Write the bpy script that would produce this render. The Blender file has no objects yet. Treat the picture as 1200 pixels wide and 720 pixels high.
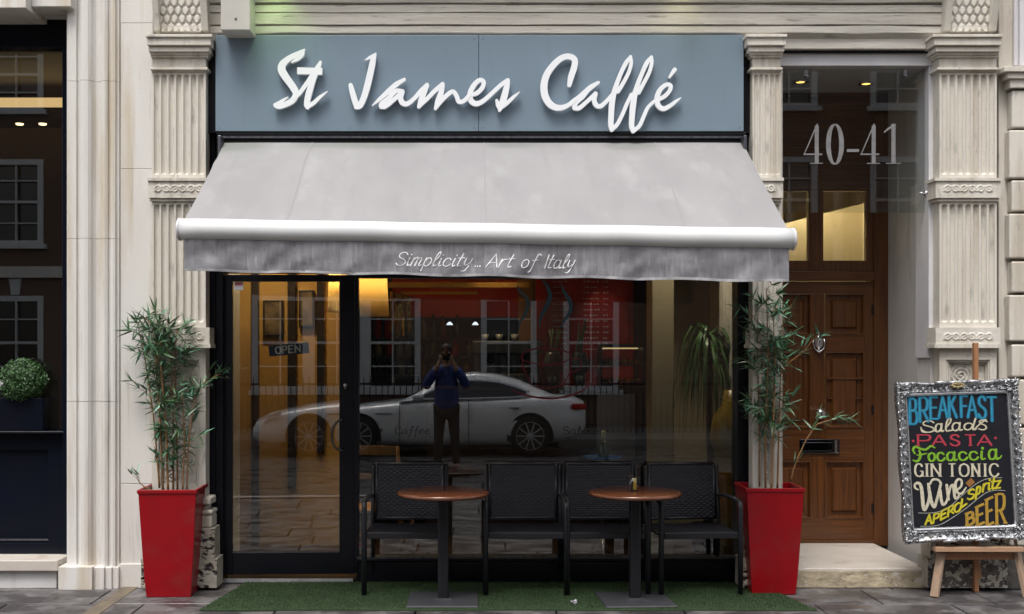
import bpy, math, random
import numpy as np
from mathutils import Vector, Matrix
R = math.radians
SC = bpy.context.scene
COL = SC.collection

# ------------------------------------------------------------------ camera, sky, sun, exposure
F, VX, VY, D, H = 1350.0, 553.0, 415.0, 8.16, 1.65
cam_d = bpy.data.cameras.new('camera'); cam = bpy.data.objects.new('camera', cam_d); COL.objects.link(cam)
cam.location = (0, -D, H); cam.rotation_euler = (R(90), 0, 0)
cam_d.sensor_width = 36; cam_d.lens = 36 * F / 1200
cam_d.shift_x = (600 - VX) / 1200; cam_d.shift_y = (VY - 360) / 1200
cam_d.clip_start = 0.05; cam_d.clip_end = 500
SC.camera = cam
SUN_EL, SUN_ROT = 64, 200
w = bpy.data.worlds.new('World'); SC.world = w; w.use_nodes = True
wn, wl = w.node_tree.nodes, w.node_tree.links
sky = wn.new('ShaderNodeTexSky'); sky.sky_type = 'NISHITA'; sky.sun_disc = False
sky.sun_elevation = R(SUN_EL); sky.sun_rotation = R(SUN_ROT); sky.air_density = 1.0; sky.dust_density = 4.0
hsv = wn.new('ShaderNodeHueSaturation'); hsv.inputs['Saturation'].default_value = 0.22
wl.new(sky.outputs[0], hsv.inputs['Color']); wl.new(hsv.outputs[0], wn['Background'].inputs[0])
wn['Background'].inputs[1].default_value = 0.135
sl = bpy.data.lights.new('sun', 'SUN'); sl.energy = 1.3; sl.angle = R(22); sl.color = (1, .96, .9)
sun = bpy.data.objects.new('sun', sl); COL.objects.link(sun)
sun.rotation_euler = (R(90 - SUN_EL), 0, R(-20)); sun.location = (0, -6, 12)
SC.view_settings.view_transform = 'Standard'; SC.view_settings.look = 'None'
SC.view_settings.exposure = 0.86; SC.view_settings.gamma = 1
SC.render.engine = 'CYCLES'; SC.cycles.use_denoising = True
SC.cycles.max_bounces = 8; SC.cycles.transparent_max_bounces = 16; SC.cycles.diffuse_bounces = 3
SC.cycles.glossy_bounces = 4; SC.cycles.sample_clamp_indirect = 4; SC.cycles.caustics_reflective = False

def X(px, y=0.0): return (px - VX) * (D + y) / F      # position of a measured point at depth y
def Z(py, y=0.0): return H + (VY - py) * (D + y) / F

# ------------------------------------------------------------------ objects
ORG = {}
def org(o): return ORG.get(o.name, Vector((0, 0, 0))) if o else Vector((0, 0, 0))
def tag(o, label=None, cat=None, group=None, kind=None):
    if label: o['label'] = label
    if cat: o['category'] = cat
    if group: o['group'] = group
    if kind: o['kind'] = kind
    return o
def empty(name, loc, label, cat, group=None, kind=None):
    o = bpy.data.objects.new(name, None); COL.objects.link(o); o.location = loc; o.empty_display_size = .1
    ORG[o.name] = Vector(loc); return tag(o, label, cat, group, kind)
def tree_copy(o, parent=None):
    c = o.copy(); COL.objects.link(c); c.parent = parent
    ORG[c.name] = org(o)
    for ch in list(o.children): tree_copy(ch, c)
    return c
class MB:
    def __init__(s): s.v = []; s.f = []; s.sm = []; s.mt = []
    def add(s, vs, fs, smooth=False, m=0):
        b = len(s.v); s.v += [tuple(v) for v in vs]
        for f in fs: s.f.append(tuple(b + i for i in f)); s.sm.append(smooth); s.mt.append(m)
        return s
    def box(s, x0, x1, y0, y1, z0, z1, m=0):
        x0, x1 = min(x0, x1), max(x0, x1); y0, y1 = min(y0, y1), max(y0, y1); z0, z1 = min(z0, z1), max(z0, z1)
        return s.add([(x, y, z) for z in (z0, z1) for y in (y0, y1) for x in (x0, x1)],
              [(0, 2, 3, 1), (4, 5, 7, 6), (0, 1, 5, 4), (2, 6, 7, 3), (0, 4, 6, 2), (1, 3, 7, 5)], m=m)
    def pbox(s, px0, py0, px1, py1, yf, yb, m=0):            # box whose front face has these measured corners
        return s.box(X(px0, yf), X(px1, yf), yf, yb, Z(py1, yf), Z(py0, yf), m)
    def frust(s, b, t):                                       # b, t: 4-corner rings
        return s.add(list(b) + list(t), [(3, 2, 1, 0), (4, 5, 6, 7)] + [(i, (i + 1) % 4, 4 + (i + 1) % 4, 4 + i) for i in range(4)])
    def tube(s, pts, r, n=8, caps=True, smooth=True, flat=1.0, m=0):
        pts = [Vector(p) for p in pts]; rs = r if isinstance(r, (list, tuple)) else [r] * len(pts)
        vs = []; up = None
        for i, p in enumerate(pts):
            d = (pts[min(i + 1, len(pts) - 1)] - pts[max(i - 1, 0)])
            if d.length < 1e-9: d = Vector((0, 0, 1))
            d.normalize()
            if up is None:
                up = Vector((0, 0, 1)) if abs(d.z) < .9 else Vector((0, 1, 0))
            a = d.cross(up)
            if a.length < 1e-6: a = d.orthogonal()
            a.normalize(); b = a.cross(d).normalized(); up = b
            for k in range(n):
                t = 2 * math.pi * k / n
                vs.append(p + a * math.cos(t) * rs[i] + b * math.sin(t) * rs[i] * flat)
        fs = [(i * n + k, i * n + (k + 1) % n, (i + 1) * n + (k + 1) % n, (i + 1) * n + k) for i in range(len(pts) - 1) for k in range(n)]
        s.add(vs, fs, smooth, m)
        if caps:
            b = len(s.v) - len(vs); s.f.append(tuple(b + k for k in range(n))[::-1]); s.f.append(tuple(b + (len(pts) - 1) * n + k for k in range(n)))
            s.sm += [False, False]; s.mt += [m, m]
        return s
    def bar(s, a, b, w, h, m=0):                              # rectangular bar a->b
        a, b = Vector(a), Vector(b); d = (b - a).normalized()
        u = d.cross(Vector((0, 0, 1)));
        if u.length < .05: u = Vector((1, 0, 0))
        u.normalize(); v = u.cross(d).normalized()
        ring = lambda p: [p - u * w / 2 - v * h / 2, p + u * w / 2 - v * h / 2, p + u * w / 2 + v * h / 2, p - u * w / 2 + v * h / 2]
        return s.frust(ring(a), ring(b))
    def lathe(s, prof, c, n=24, axis='z', smooth=True, m=0):  # prof: (r, h)
        vs = []
        for r, h in prof:
            for k in range(n):
                t = 2 * math.pi * k / n; a, b = r * math.cos(t), r * math.sin(t)
                vs.append({'z': (c[0] + a, c[1] + b, c[2] + h), 'y': (c[0] + a, c[1] + h, c[2] + b), 'x': (c[0] + h, c[1] + a, c[2] + b)}[axis])
        fs = [(i * n + k, i * n + (k + 1) % n, (i + 1) * n + (k + 1) % n, (i + 1) * n + k) for i in range(len(prof) - 1) for k in range(n)]
        fs += [tuple(range(n))[::-1], tuple((len(prof) - 1) * n + k for k in range(n))]
        return s.add(vs, fs, smooth, m)
    def ball(s, c, r, n=12, k=7, sc=(1, 1, 1), m=0):
        vs = [(c[0], c[1], c[2] - r * sc[2])]
        for i in range(1, k):
            t = math.pi * i / k
            for j in range(n):
                p = 2 * math.pi * j / n
                vs.append((c[0] + r * sc[0] * math.sin(t) * math.cos(p), c[1] + r * sc[1] * math.sin(t) * math.sin(p), c[2] - r * sc[2] * math.cos(t)))
        vs.append((c[0], c[1], c[2] + r * sc[2])); L = len(vs) - 1
        fs = [(0, 1 + (j + 1) % n, 1 + j) for j in range(n)]
        for i in range(k - 2):
            for j in range(n):
                a = 1 + i * n; fs.append((a + j, a + (j + 1) % n, a + n + (j + 1) % n, a + n + j))
        a = 1 + (k - 2) * n; fs += [(a + j, a + (j + 1) % n, L) for j in range(n)]
        return s.add(vs, fs, True, m)
    def extr(s, prof, x0, x1, closed=False, m=0):              # prof: (y, z) line, extruded along X
        n = len(prof); vs = [(x, y, z) for x in (x0, x1) for y, z in prof]
        fs = [(i, (i + 1) % n, n + (i + 1) % n, n + i) for i in range(n if closed else n - 1)]
        if closed: fs += [tuple(range(n))[::-1], tuple(n + i for i in range(n))]
        return s.add(vs, fs, m=m)
    def extz(s, prof, z0, z1, m=0):                            # closed prof: (x, y), extruded along Z
        n = len(prof); vs = [(x, y, z) for z in (z0, z1) for x, y in prof]
        fs = [(i, (i + 1) % n, n + (i + 1) % n, n + i) for i in range(n)] + [tuple(range(n))[::-1], tuple(n + i for i in range(n))]
        return s.add(vs, fs, m=m)
    def mesh(s, name, o=Vector((0, 0, 0)), xf=None):
        me = bpy.data.meshes.new(name)
        vs = s.v
        if xf: vs = [xf(Vector(v)) for v in vs]
        me.from_pydata([(v[0] - o[0], v[1] - o[1], v[2] - o[2]) for v in vs], [], s.f)
        me.polygons.foreach_set('use_smooth', s.sm); me.polygons.foreach_set('material_index', s.mt)
        me.update(); return me
    def build(s, name, mat, parent=None, bevel=0, kind=None, label=None, xf=None, seg=2, own=False, fix=True):
        o_ = org(parent)
        me = s.mesh(name, o_, xf)
        if fix:
            import bmesh
            bm = bmesh.new(); bm.from_mesh(me); bmesh.ops.recalc_face_normals(bm, faces=bm.faces); bm.to_mesh(me); bm.free()
        for mm in (mat if isinstance(mat, (list, tuple)) else [mat]): me.materials.append(mm)
        o = bpy.data.objects.new(name, me); COL.objects.link(o)
        if parent: o.parent = parent
        ORG[o.name] = o_
        if bevel:
            b = o.modifiers.new('bevel', 'BEVEL'); b.width = bevel; b.segments = seg; b.limit_method = 'ANGLE'; b.angle_limit = R(40)
        if kind: o['kind'] = kind
        if label: o['label'] = label
        return o

def link_mesh(name, me, parent, mat=None):
    o = bpy.data.objects.new(name, me); COL.objects.link(o); o.parent = parent; ORG[o.name] = org(parent); return o

# ------------------------------------------------------------------ noise
class VN:
    def __init__(s, seed): s.t = np.random.RandomState(seed).rand(64, 64)
    def __call__(s, x, y, octv=1, gain=.5):
        x = np.asarray(x, float); y = np.asarray(y, float); tot = 0; a = 1; nrm = 0
        for _ in range(octv):
            xi = np.floor(x).astype(int); yi = np.floor(y).astype(int); fx = x - xi; fy = y - yi
            fx = fx * fx * (3 - 2 * fx); fy = fy * fy * (3 - 2 * fy)
            g = lambda i, j: s.t[(xi + i) % 64, (yi + j) % 64]
            tot = tot + a * ((g(0, 0) * (1 - fx) + g(1, 0) * fx) * (1 - fy) + (g(0, 1) * (1 - fx) + g(1, 1) * fx) * fy)
            nrm += a; a *= gain; x = x * 2 + 7.3; y = y * 2 + 3.1
        return tot / nrm
VN1, VN2 = VN(3), VN(8)

def relief(mb, x0, x1, z0, z1, nx, nz, f, yf, yb, smooth=True, m=0, zs=None, xs=None):
    """height field facing the street: f(x, z) metres outwards, skirts back to yb"""
    xs = np.linspace(x0, x1, nx) if xs is None else np.asarray(xs); zs = np.linspace(z0, z1, nz) if zs is None else np.asarray(zs)
    nx, nz = len(xs), len(zs)
    gx, gz = np.meshgrid(xs, zs); h = f(gx, gz)
    vs = list(zip(gx.ravel(), (yf - h).ravel(), gz.ravel()))
    fs = [(j * nx + i, j * nx + i + 1, (j + 1) * nx + i + 1, (j + 1) * nx + i) for j in range(nz - 1) for i in range(nx - 1)]
    mb.add(vs, fs, smooth, m)
    edge = [i for i in range(nx)] + [j * nx + nx - 1 for j in range(1, nz)] + [(nz - 1) * nx + i for i in range(nx - 2, -1, -1)] + [j * nx for j in range(nz - 2, 0, -1)]
    n = len(edge); ev = [vs[e] for e in edge] + [(vs[e][0], yb, vs[e][2]) for e in edge]
    mb.add(ev, [(i, n + i, n + (i + 1) % n, (i + 1) % n) for i in range(n)], False, m)
    return mb

# ------------------------------------------------------------------ materials
def c3(c): return tuple(c[:3]) + (1,)
def srgb(r, g, b):
    f = lambda v: (v / 255 / 12.92) if v / 255 <= .04045 else ((v / 255 + .055) / 1.055) ** 2.4
    return (f(r), f(g), f(b))
def _noise(N, L, pos, scale, detail=4, rough=.55, dist=0):
    mp = N.new('ShaderNodeMapping'); mp.inputs['Scale'].default_value = scale
    L.new(pos, mp.inputs['Vector']); n = N.new('ShaderNodeTexNoise'); n.inputs['Scale'].default_value = 1
    n.inputs['Detail'].default_value = detail; n.inputs['Roughness'].default_value = rough; n.inputs['Distortion'].default_value = dist
    L.new(mp.outputs[0], n.inputs['Vector']); return n.outputs['Fac']
def _map(N, L, v, a, b, c=0., d=1.):
    m = N.new('ShaderNodeMapRange'); m.inputs['From Min'].default_value = a; m.inputs['From Max'].default_value = b
    m.inputs['To Min'].default_value = c; m.inputs['To Max'].default_value = d; L.new(v, m.inputs['Value']); return m.outputs[0]
def _mix(N, L, fac, a, b):
    m = N.new('ShaderNodeMix'); m.data_type = 'RGBA'
    for s_, v in ((0, fac), (6, a), (7, b)):
        if isinstance(v, bpy.types.NodeSocket): L.new(v, m.inputs[s_])
        else: m.inputs[s_].default_value = v if s_ == 0 else c3(v)
    return m.outputs[2]
def _math(N, L, op, a, b=0.):
    m = N.new('ShaderNodeMath'); m.operation = op
    for i, v in ((0, a), (1, b)):
        if isinstance(v, bpy.types.NodeSocket): L.new(v, m.inputs[i])
        else: m.inputs[i].default_value = v
    return m.outputs[0]
def pmat(name, c1, c2=None, ns=(3, 3, 3), lo=.35, hi=.65, rough=.5, rough2=None, metal=0, bump=0, bs=(60, 60, 60), spec=.5,
         coat=0, layers=(), emit=None, estr=0, trans=0, sheen=0, rand=0, dist=0, attr=None, sub=0):
    m = bpy.data.materials.new(name); m.use_nodes = True; N, L = m.node_tree.nodes, m.node_tree.links; b = N['Principled BSDF']
    pos = N.new('ShaderNodeNewGeometry').outputs['Position']
    col = c1
    if c2 is not None:
        nf = _map(N, L, _noise(N, L, pos, ns, dist=dist), lo, hi); col = _mix(N, L, nf, c1, c2)
        if rough2 is not None: L.new(_map(N, L, nf, 0, 1, rough, rough2), b.inputs['Roughness'])
    for (lc, ls, l0, l1, amt) in layers:                       # stains: colour, noise scale, thresholds, amount
        col = _mix(N, L, _map(N, L, _noise(N, L, pos, ls, detail=5), l0, l1, 0, amt), col, lc)
    if attr:                                                   # wear with a shape of its own (same field as the geometry)
        a = N.new('ShaderNodeAttribute'); a.attribute_name = attr[0]; col = _mix(N, L, a.outputs['Fac'], col, attr[1])
    if rand:
        oi = N.new('ShaderNodeObjectInfo'); h = N.new('ShaderNodeHueSaturation')
        L.new(_map(N, L, oi.outputs['Random'], 0, 1, 1 - rand, 1 + rand), h.inputs['Value'])
        if isinstance(col, bpy.types.NodeSocket): L.new(col, h.inputs['Color'])
        else: h.inputs['Color'].default_value = c3(col)
        col = h.outputs[0]
    if isinstance(col, bpy.types.NodeSocket): L.new(col, b.inputs['Base Color'])
    else: b.inputs['Base Color'].default_value = c3(col)
    if rough2 is None or c2 is None: b.inputs['Roughness'].default_value = rough
    b.inputs['Metallic'].default_value = metal; b.inputs['Specular IOR Level'].default_value = spec
    b.inputs['Coat Weight'].default_value = coat; b.inputs['Coat Roughness'].default_value = .08
    b.inputs['Transmission Weight'].default_value = trans; b.inputs['Sheen Weight'].default_value = sheen
    if emit: b.inputs['Emission Color'].default_value = c3(emit); b.inputs['Emission Strength'].default_value = estr
    if bump:
        bp = N.new('ShaderNodeBump'); bp.inputs['Strength'].default_value = 1; bp.inputs['Distance'].default_value = bump
        L.new(_noise(N, L, pos, bs, detail=6, rough=.6), bp.inputs['Height']); L.new(bp.outputs[0], b.inputs['Normal'])
    return m
def shademat(name, col, tr):
    m = bpy.data.materials.new(name); m.use_nodes = True; N, L = m.node_tree.nodes, m.node_tree.links; N.remove(N['Principled BSDF'])
    d = N.new('ShaderNodeBsdfDiffuse'); t = N.new('ShaderNodeBsdfTranslucent'); x = N.new('ShaderNodeMixShader'); x.inputs[0].default_value = tr
    d.inputs[0].default_value = c3(col); t.inputs[0].default_value = c3(col)
    L.new(d.outputs[0], x.inputs[1]); L.new(t.outputs[0], x.inputs[2]); L.new(x.outputs[0], N['Material Output'].inputs[0]); return m
def glassmat(name, tint=(.93, .95, .94), f0=.05, rough=0.0):
    m = bpy.data.materials.new(name); m.use_nodes = True; N, L = m.node_tree.nodes, m.node_tree.links
    N.remove(N['Principled BSDF']); out = N['Material Output']
    g = N.new('ShaderNodeNewGeometry'); dp = N.new('ShaderNodeVectorMath'); dp.operation = 'DOT_PRODUCT'
    L.new(g.outputs['Normal'], dp.inputs[0]); L.new(g.outputs['Incoming'], dp.inputs[1])
    c = _math(N, L, 'ABSOLUTE', dp.outputs['Value']); c = _math(N, L, 'SUBTRACT', 1., c); c = _math(N, L, 'POWER', c, 5.)
    c = _math(N, L, 'MULTIPLY', c, 1 - f0); c = _math(N, L, 'ADD', c, f0)
    t = N.new('ShaderNodeBsdfTransparent'); t.inputs[0].default_value = c3(tint)
    gl = N.new('ShaderNodeBsdfGlossy'); gl.inputs['Roughness'].default_value = rough
    mx = N.new('ShaderNodeMixShader'); L.new(c, mx.inputs[0]); L.new(t.outputs[0], mx.inputs[1]); L.new(gl.outputs[0], mx.inputs[2])
    L.new(mx.outputs[0], out.inputs[0]); return m

M = {}
STREAK = ((.30, .235, .15), (11, 11, .7), .50, .72, .5)
M['stone'] = pmat('painted_stone', (.65, .612, .55), (.58, .543, .48), ns=(5, 5, 1.2), rough=.75, bump=.002, bs=(45, 45, 45),
                  layers=[STREAK, ((.15, .135, .12), (16, 16, 5), .58, .74, .5), ((.6, .57, .53), (30, 30, 30), .55, .8, .35)])
M['stone_pale'] = pmat('pale_stone', (.68, .66, .635), (.62, .595, .56), ns=(3, 3, 1), rough=.7, bump=.0016, bs=(35, 35, 35),
                  layers=[((.44, .33, .18), (6.5, 6.5, .5), .52, .70, .6), ((.2, .17, .14), (24, 24, 1.6), .60, .76, .45)])
M['stone_chip'] = pmat('chipped_stone', (.47, .44, .38), (.36, .32, .26), ns=(9, 9, 6), rough=.85, bump=.004, bs=(40, 40, 40),
                  layers=[((.15, .13, .11), (16, 16, 16), .55, .7, .6)], attr=('chip', (.06, .05, .05)))
M['stone_dark'] = pmat('sooty_stone', (.12, .108, .095), (.06, .055, .052), ns=(20, 20, 20), rough=.8, bump=.006, bs=(25, 25, 25),
                  layers=[((.24, .21, .17), (19, 19, 26), .54, .74, .6)])
M['stone_cornice'] = pmat('weathered_cornice', (.57, .54, .485), (.48, .45, .40), ns=(1.5, 8, 30), rough=.8, bump=.004, bs=(8, 30, 90),
                  layers=[((.12, .10, .09), (5, 9, 45), .62, .74, .6), ((.58, .55, .48), (14, 14, 60), .55, .7, .5)])
M['render_grey'] = pmat('grey_render', (.66, .645, .64), (.58, .56, .55), ns=(2, 2, 2), rough=.7, bump=.001, bs=(30, 30, 30),
                  layers=[((.24, .20, .17), (7, 7, 1.2), .58, .75, .4)])
M['sill'] = pmat('marble_step', (.60, .555, .50), (.50, .45, .40), ns=(3, 6, 3), rough=.35, rough2=.6, bump=.001, bs=(20, 20, 20),
                  layers=[((.30, .20, .13), (6, 8, 6), .58, .7, .5)])
M['step_front'] = pmat('worn_step_front', (.52, .44, .31), (.36, .30, .21), ns=(14, 14, 14), rough=.8, bump=.004, bs=(60, 60, 60),
                  layers=[((.07, .055, .045), (20, 20, 40), .6, .7, .8)])
M['white_paint'] = pmat('white_gloss_paint', (.66, .65, .67), (.58, .57, .60), ns=(4, 4, 2), rough=.3, bump=.0004, bs=(20, 20, 20))
M['black'] = pmat('black_paint', (.005, .0055, .009), (.007, .007, .011), rough=.3, spec=.28, bump=.0003, bs=(20, 20, 20))
M['black_matt'] = pmat('black_metal', (.009, .009, .012), rough=.45, spec=.35)
M['black_shop'] = pmat('dark_navy_paint', (.004, .006, .013), (.006, .007, .012), rough=.2, spec=.16, bump=.0004, bs=(15, 15, 15))
M['steel'] = pmat('brushed_steel', (.45, .45, .47), rough=.35, metal=1)
M['dim_steel'] = pmat('dull_steel', (.16, .16, .18), (.1, .1, .12), ns=(30, 5, 5), rough=.45, metal=.9)
M['chrome'] = pmat('chrome', (.75, .75, .78), rough=.12, metal=1)
M['sign'] = pmat('sign_blue_grey', (.180, .238, .295), (.168, .225, .28), ns=(1, 1, 1), rough=.36, spec=.4, bump=.0002, bs=(8, 8, 8), layers=[((.13, .17, .20), (16, 16, 1.2), .60, .75, .4)])
M['letter'] = pmat('white_acrylic', (.80, .82, .85), rough=.35)
M['rust'] = pmat('oak', (.2, .1, .04), rough=.5)
def wood(name, a, b, rough, ns=(40, 40, 2), bump=.0006, coat=0, rand=0):
    return pmat(name, a, b, ns=ns, lo=.3, hi=.7, rough=rough, bump=bump, bs=tuple(k * 1.6 for k in ns), coat=coat, dist=.6, rand=rand)
M['door_wood'] = wood('varnished_oak_upright', (.155, .054, .013), (.062, .020, .006), .32, (55, 55, 2.2), coat=.25)
M['door_wood_h'] = wood('varnished_oak_level', (.15, .053, .013), (.062, .020, .006), .32, (2.2, 55, 55), coat=.25)
M['table_wood'] = wood('varnished_table_wood', (.16, .052, .022), (.10, .03, .012), .22, (3, 30, 30), coat=.5)
M['easel_wood'] = wood('pale_easel_wood', (.38, .27, .19), (.28, .19, .13), .6, (60, 60, 4))
M['easel_wood_h'] = wood('easel_wood_level', (.46, .29, .18), (.36, .21, .13), .5, (4, 60, 60))
M['easel_dark'] = wood('orange_easel_wood', (.40, .19, .09), (.30, .14, .065), .5, (60, 60, 4))
M['floor_wood'] = wood('cafe_floor', (.035, .017, .010), (.02, .010, .006), .4, (4, 30, 30))
M['glass'] = glassmat('window_glass', (.86, .88, .88), .118)
M['glass_clear'] = glassmat('overdoor_glass', (.90, .92, .91), .075)
M['glass_small'] = glassmat('drinking_glass', (.9, .92, .93), .08, .02)
# ------------------------------------------------------------------ lettering engine: strokes -> distance field -> outline mesh
def smooth(p, k=5):
    p = [np.array(q, float) for q in p]
    if len(p) < 3: return np.array(p)
    out = []
    P = [2 * p[0] - p[1]] + p + [2 * p[-1] - p[-2]]
    for i in range(1, len(P) - 2):
        for t in np.linspace(0, 1, k, endpoint=False):
            a, b, c, d = P[i - 1], P[i], P[i + 1], P[i + 2]
            q = .5 * ((2 * b) + (c - a) * t + (2 * a - 5 * b + 4 * c - d) * t * t + (3 * b - a - 3 * c + d) * t ** 3)
            q[2] = b[2] * (1 - t) + c[2] * t; out.append(q)
    out.append(p[-1]); return np.array(out)
def letter_mesh(mb, strokes, res, fmap, y0, y1, back=False, m=0):
    """strokes: arrays of (x, y, width); butt: 4-tuples ('box', x0, y0, x1, y1, w). fmap(x, y)->(X, Z). front at y0, back at y1"""
    allp = []
    segs = []
    for s in strokes:
        if isinstance(s, tuple) and s[0] == 'box': segs.append(s)
        else:
            s = np.asarray(s, float)
            if len(s) == 1: s = np.vstack([s, s + [1e-3, 0, 0]])
            for a, b in zip(s[:-1], s[1:]): segs.append((a, b))
    def bb(sg):
        if isinstance(sg[0], str): x0, yy0, x1, yy1, w = sg[1:]; return min(x0, x1) - w, min(yy0, yy1) - w, max(x0, x1) + w, max(yy0, yy1) + w
        a, b = sg; w = max(a[2], b[2]) / 2 + 2 * res
        return min(a[0], b[0]) - w, min(a[1], b[1]) - w, max(a[0], b[0]) + w, max(a[1], b[1]) + w
    bbs = [bb(s) for s in segs]
    X0 = min(b[0] for b in bbs) - 2 * res; Y0 = min(b[1] for b in bbs) - 2 * res; X1 = max(b[2] for b in bbs) + 2 * res; Y1 = max(b[3] for b in bbs) + 2 * res
    nx = int((X1 - X0) / res) + 2; ny = int((Y1 - Y0) / res) + 2
    G = np.full((ny, nx), 9.0)
    for sg, b in zip(segs, bbs):
        i0 = max(0, int((b[0] - X0) / res) - 1); i1 = min(nx, int((b[2] - X0) / res) + 2)
        j0 = max(0, int((b[1] - Y0) / res) - 1); j1 = min(ny, int((b[3] - Y0) / res) + 2)
        gx, gy = np.meshgrid(X0 + np.arange(i0, i1) * res, Y0 + np.arange(j0, j1) * res)
        if isinstance(sg[0], str):
            xa, ya, xb, yb, w = sg[1:]; dx, dy = xb - xa, yb - ya; L_ = math.hypot(dx, dy); ux, uy = dx / L_, dy / L_
            cx, cy = (xa + xb) / 2, (ya + yb) / 2
            al = np.abs((gx - cx) * ux + (gy - cy) * uy) - L_ / 2; ac = np.abs(-(gx - cx) * uy + (gy - cy) * ux) - w / 2
            d = np.maximum(al, ac)
        else:
            a, c = sg; dx, dy = c[0] - a[0], c[1] - a[1]; L2 = dx * dx + dy * dy + 1e-9
            t = np.clip(((gx - a[0]) * dx + (gy - a[1]) * dy) / L2, 0, 1)
            d = np.hypot(gx - a[0] - t * dx, gy - a[1] - t * dy) - (a[2] + (c[2] - a[2]) * t) / 2
        G[j0:j1, i0:i1] = np.minimum(G[j0:j1, i0:i1], d)
    G = np.where(np.abs(G) < 1e-4, 1e-4, G)
    ins = G < 0
    V = []; idx = {}
    def vert(key, x, y):
        if key not in idx:
            idx[key] = len(V); q = fmap(x, y); V.append((q[0], y0, q[1]))
        return idx[key]
    faces = []; walls = []
    full = ins[:-1, :-1] & ins[1:, :-1] & ins[:-1, 1:] & ins[1:, 1:]
    anyi = ins[:-1, :-1] | ins[1:, :-1] | ins[:-1, 1:] | ins[1:, 1:]
    cell = lambda i, j: vert((i, j), X0 + i * res, Y0 + j * res)
    for j in range(ny - 1):
        i = 0; row = full[j]
        while i < nx - 1:
            if row[i]:
                k = i
                while k < nx - 1 and row[k]: k += 1
                faces.append((cell(i, j), cell(i, j + 1), cell(k, j + 1), cell(k, j))); i = k
            else: i += 1
    for j, i in zip(*np.nonzero(anyi & ~full)):
        cs = [(i, j), (i, j + 1), (i + 1, j + 1), (i + 1, j)]; poly = []; typ = []
        for a in range(4):
            p, q = cs[a], cs[(a + 1) % 4]; gp, gq = G[p[1], p[0]], G[q[1], q[0]]
            if gp < 0: poly.append(cell(*p)); typ.append(0)
            if (gp < 0) != (gq < 0):
                t = gp / (gp - gq); key = (min(p, q), max(p, q))
                poly.append(vert(key, X0 + (p[0] + (q[0] - p[0]) * t) * res, Y0 + (p[1] + (q[1] - p[1]) * t) * res)); typ.append(1 if gp < 0 else 2)
        if len(poly) > 2: faces.append(tuple(poly))
        for a in range(len(poly)):
            if typ[a] == 1 and typ[(a + 1) % len(poly)] == 2: walls.append((poly[a], poly[(a + 1) % len(poly)]))
    n = len(V); vb = [(v[0], y1, v[2]) for v in V]
    allf = list(faces) + [(b, a, n + a, n + b) for a, b in walls]
    if back: allf += [tuple(n + q for q in f[::-1]) for f in faces]
    mb.add(V + vb, allf, False, m)
    return mb

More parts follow.
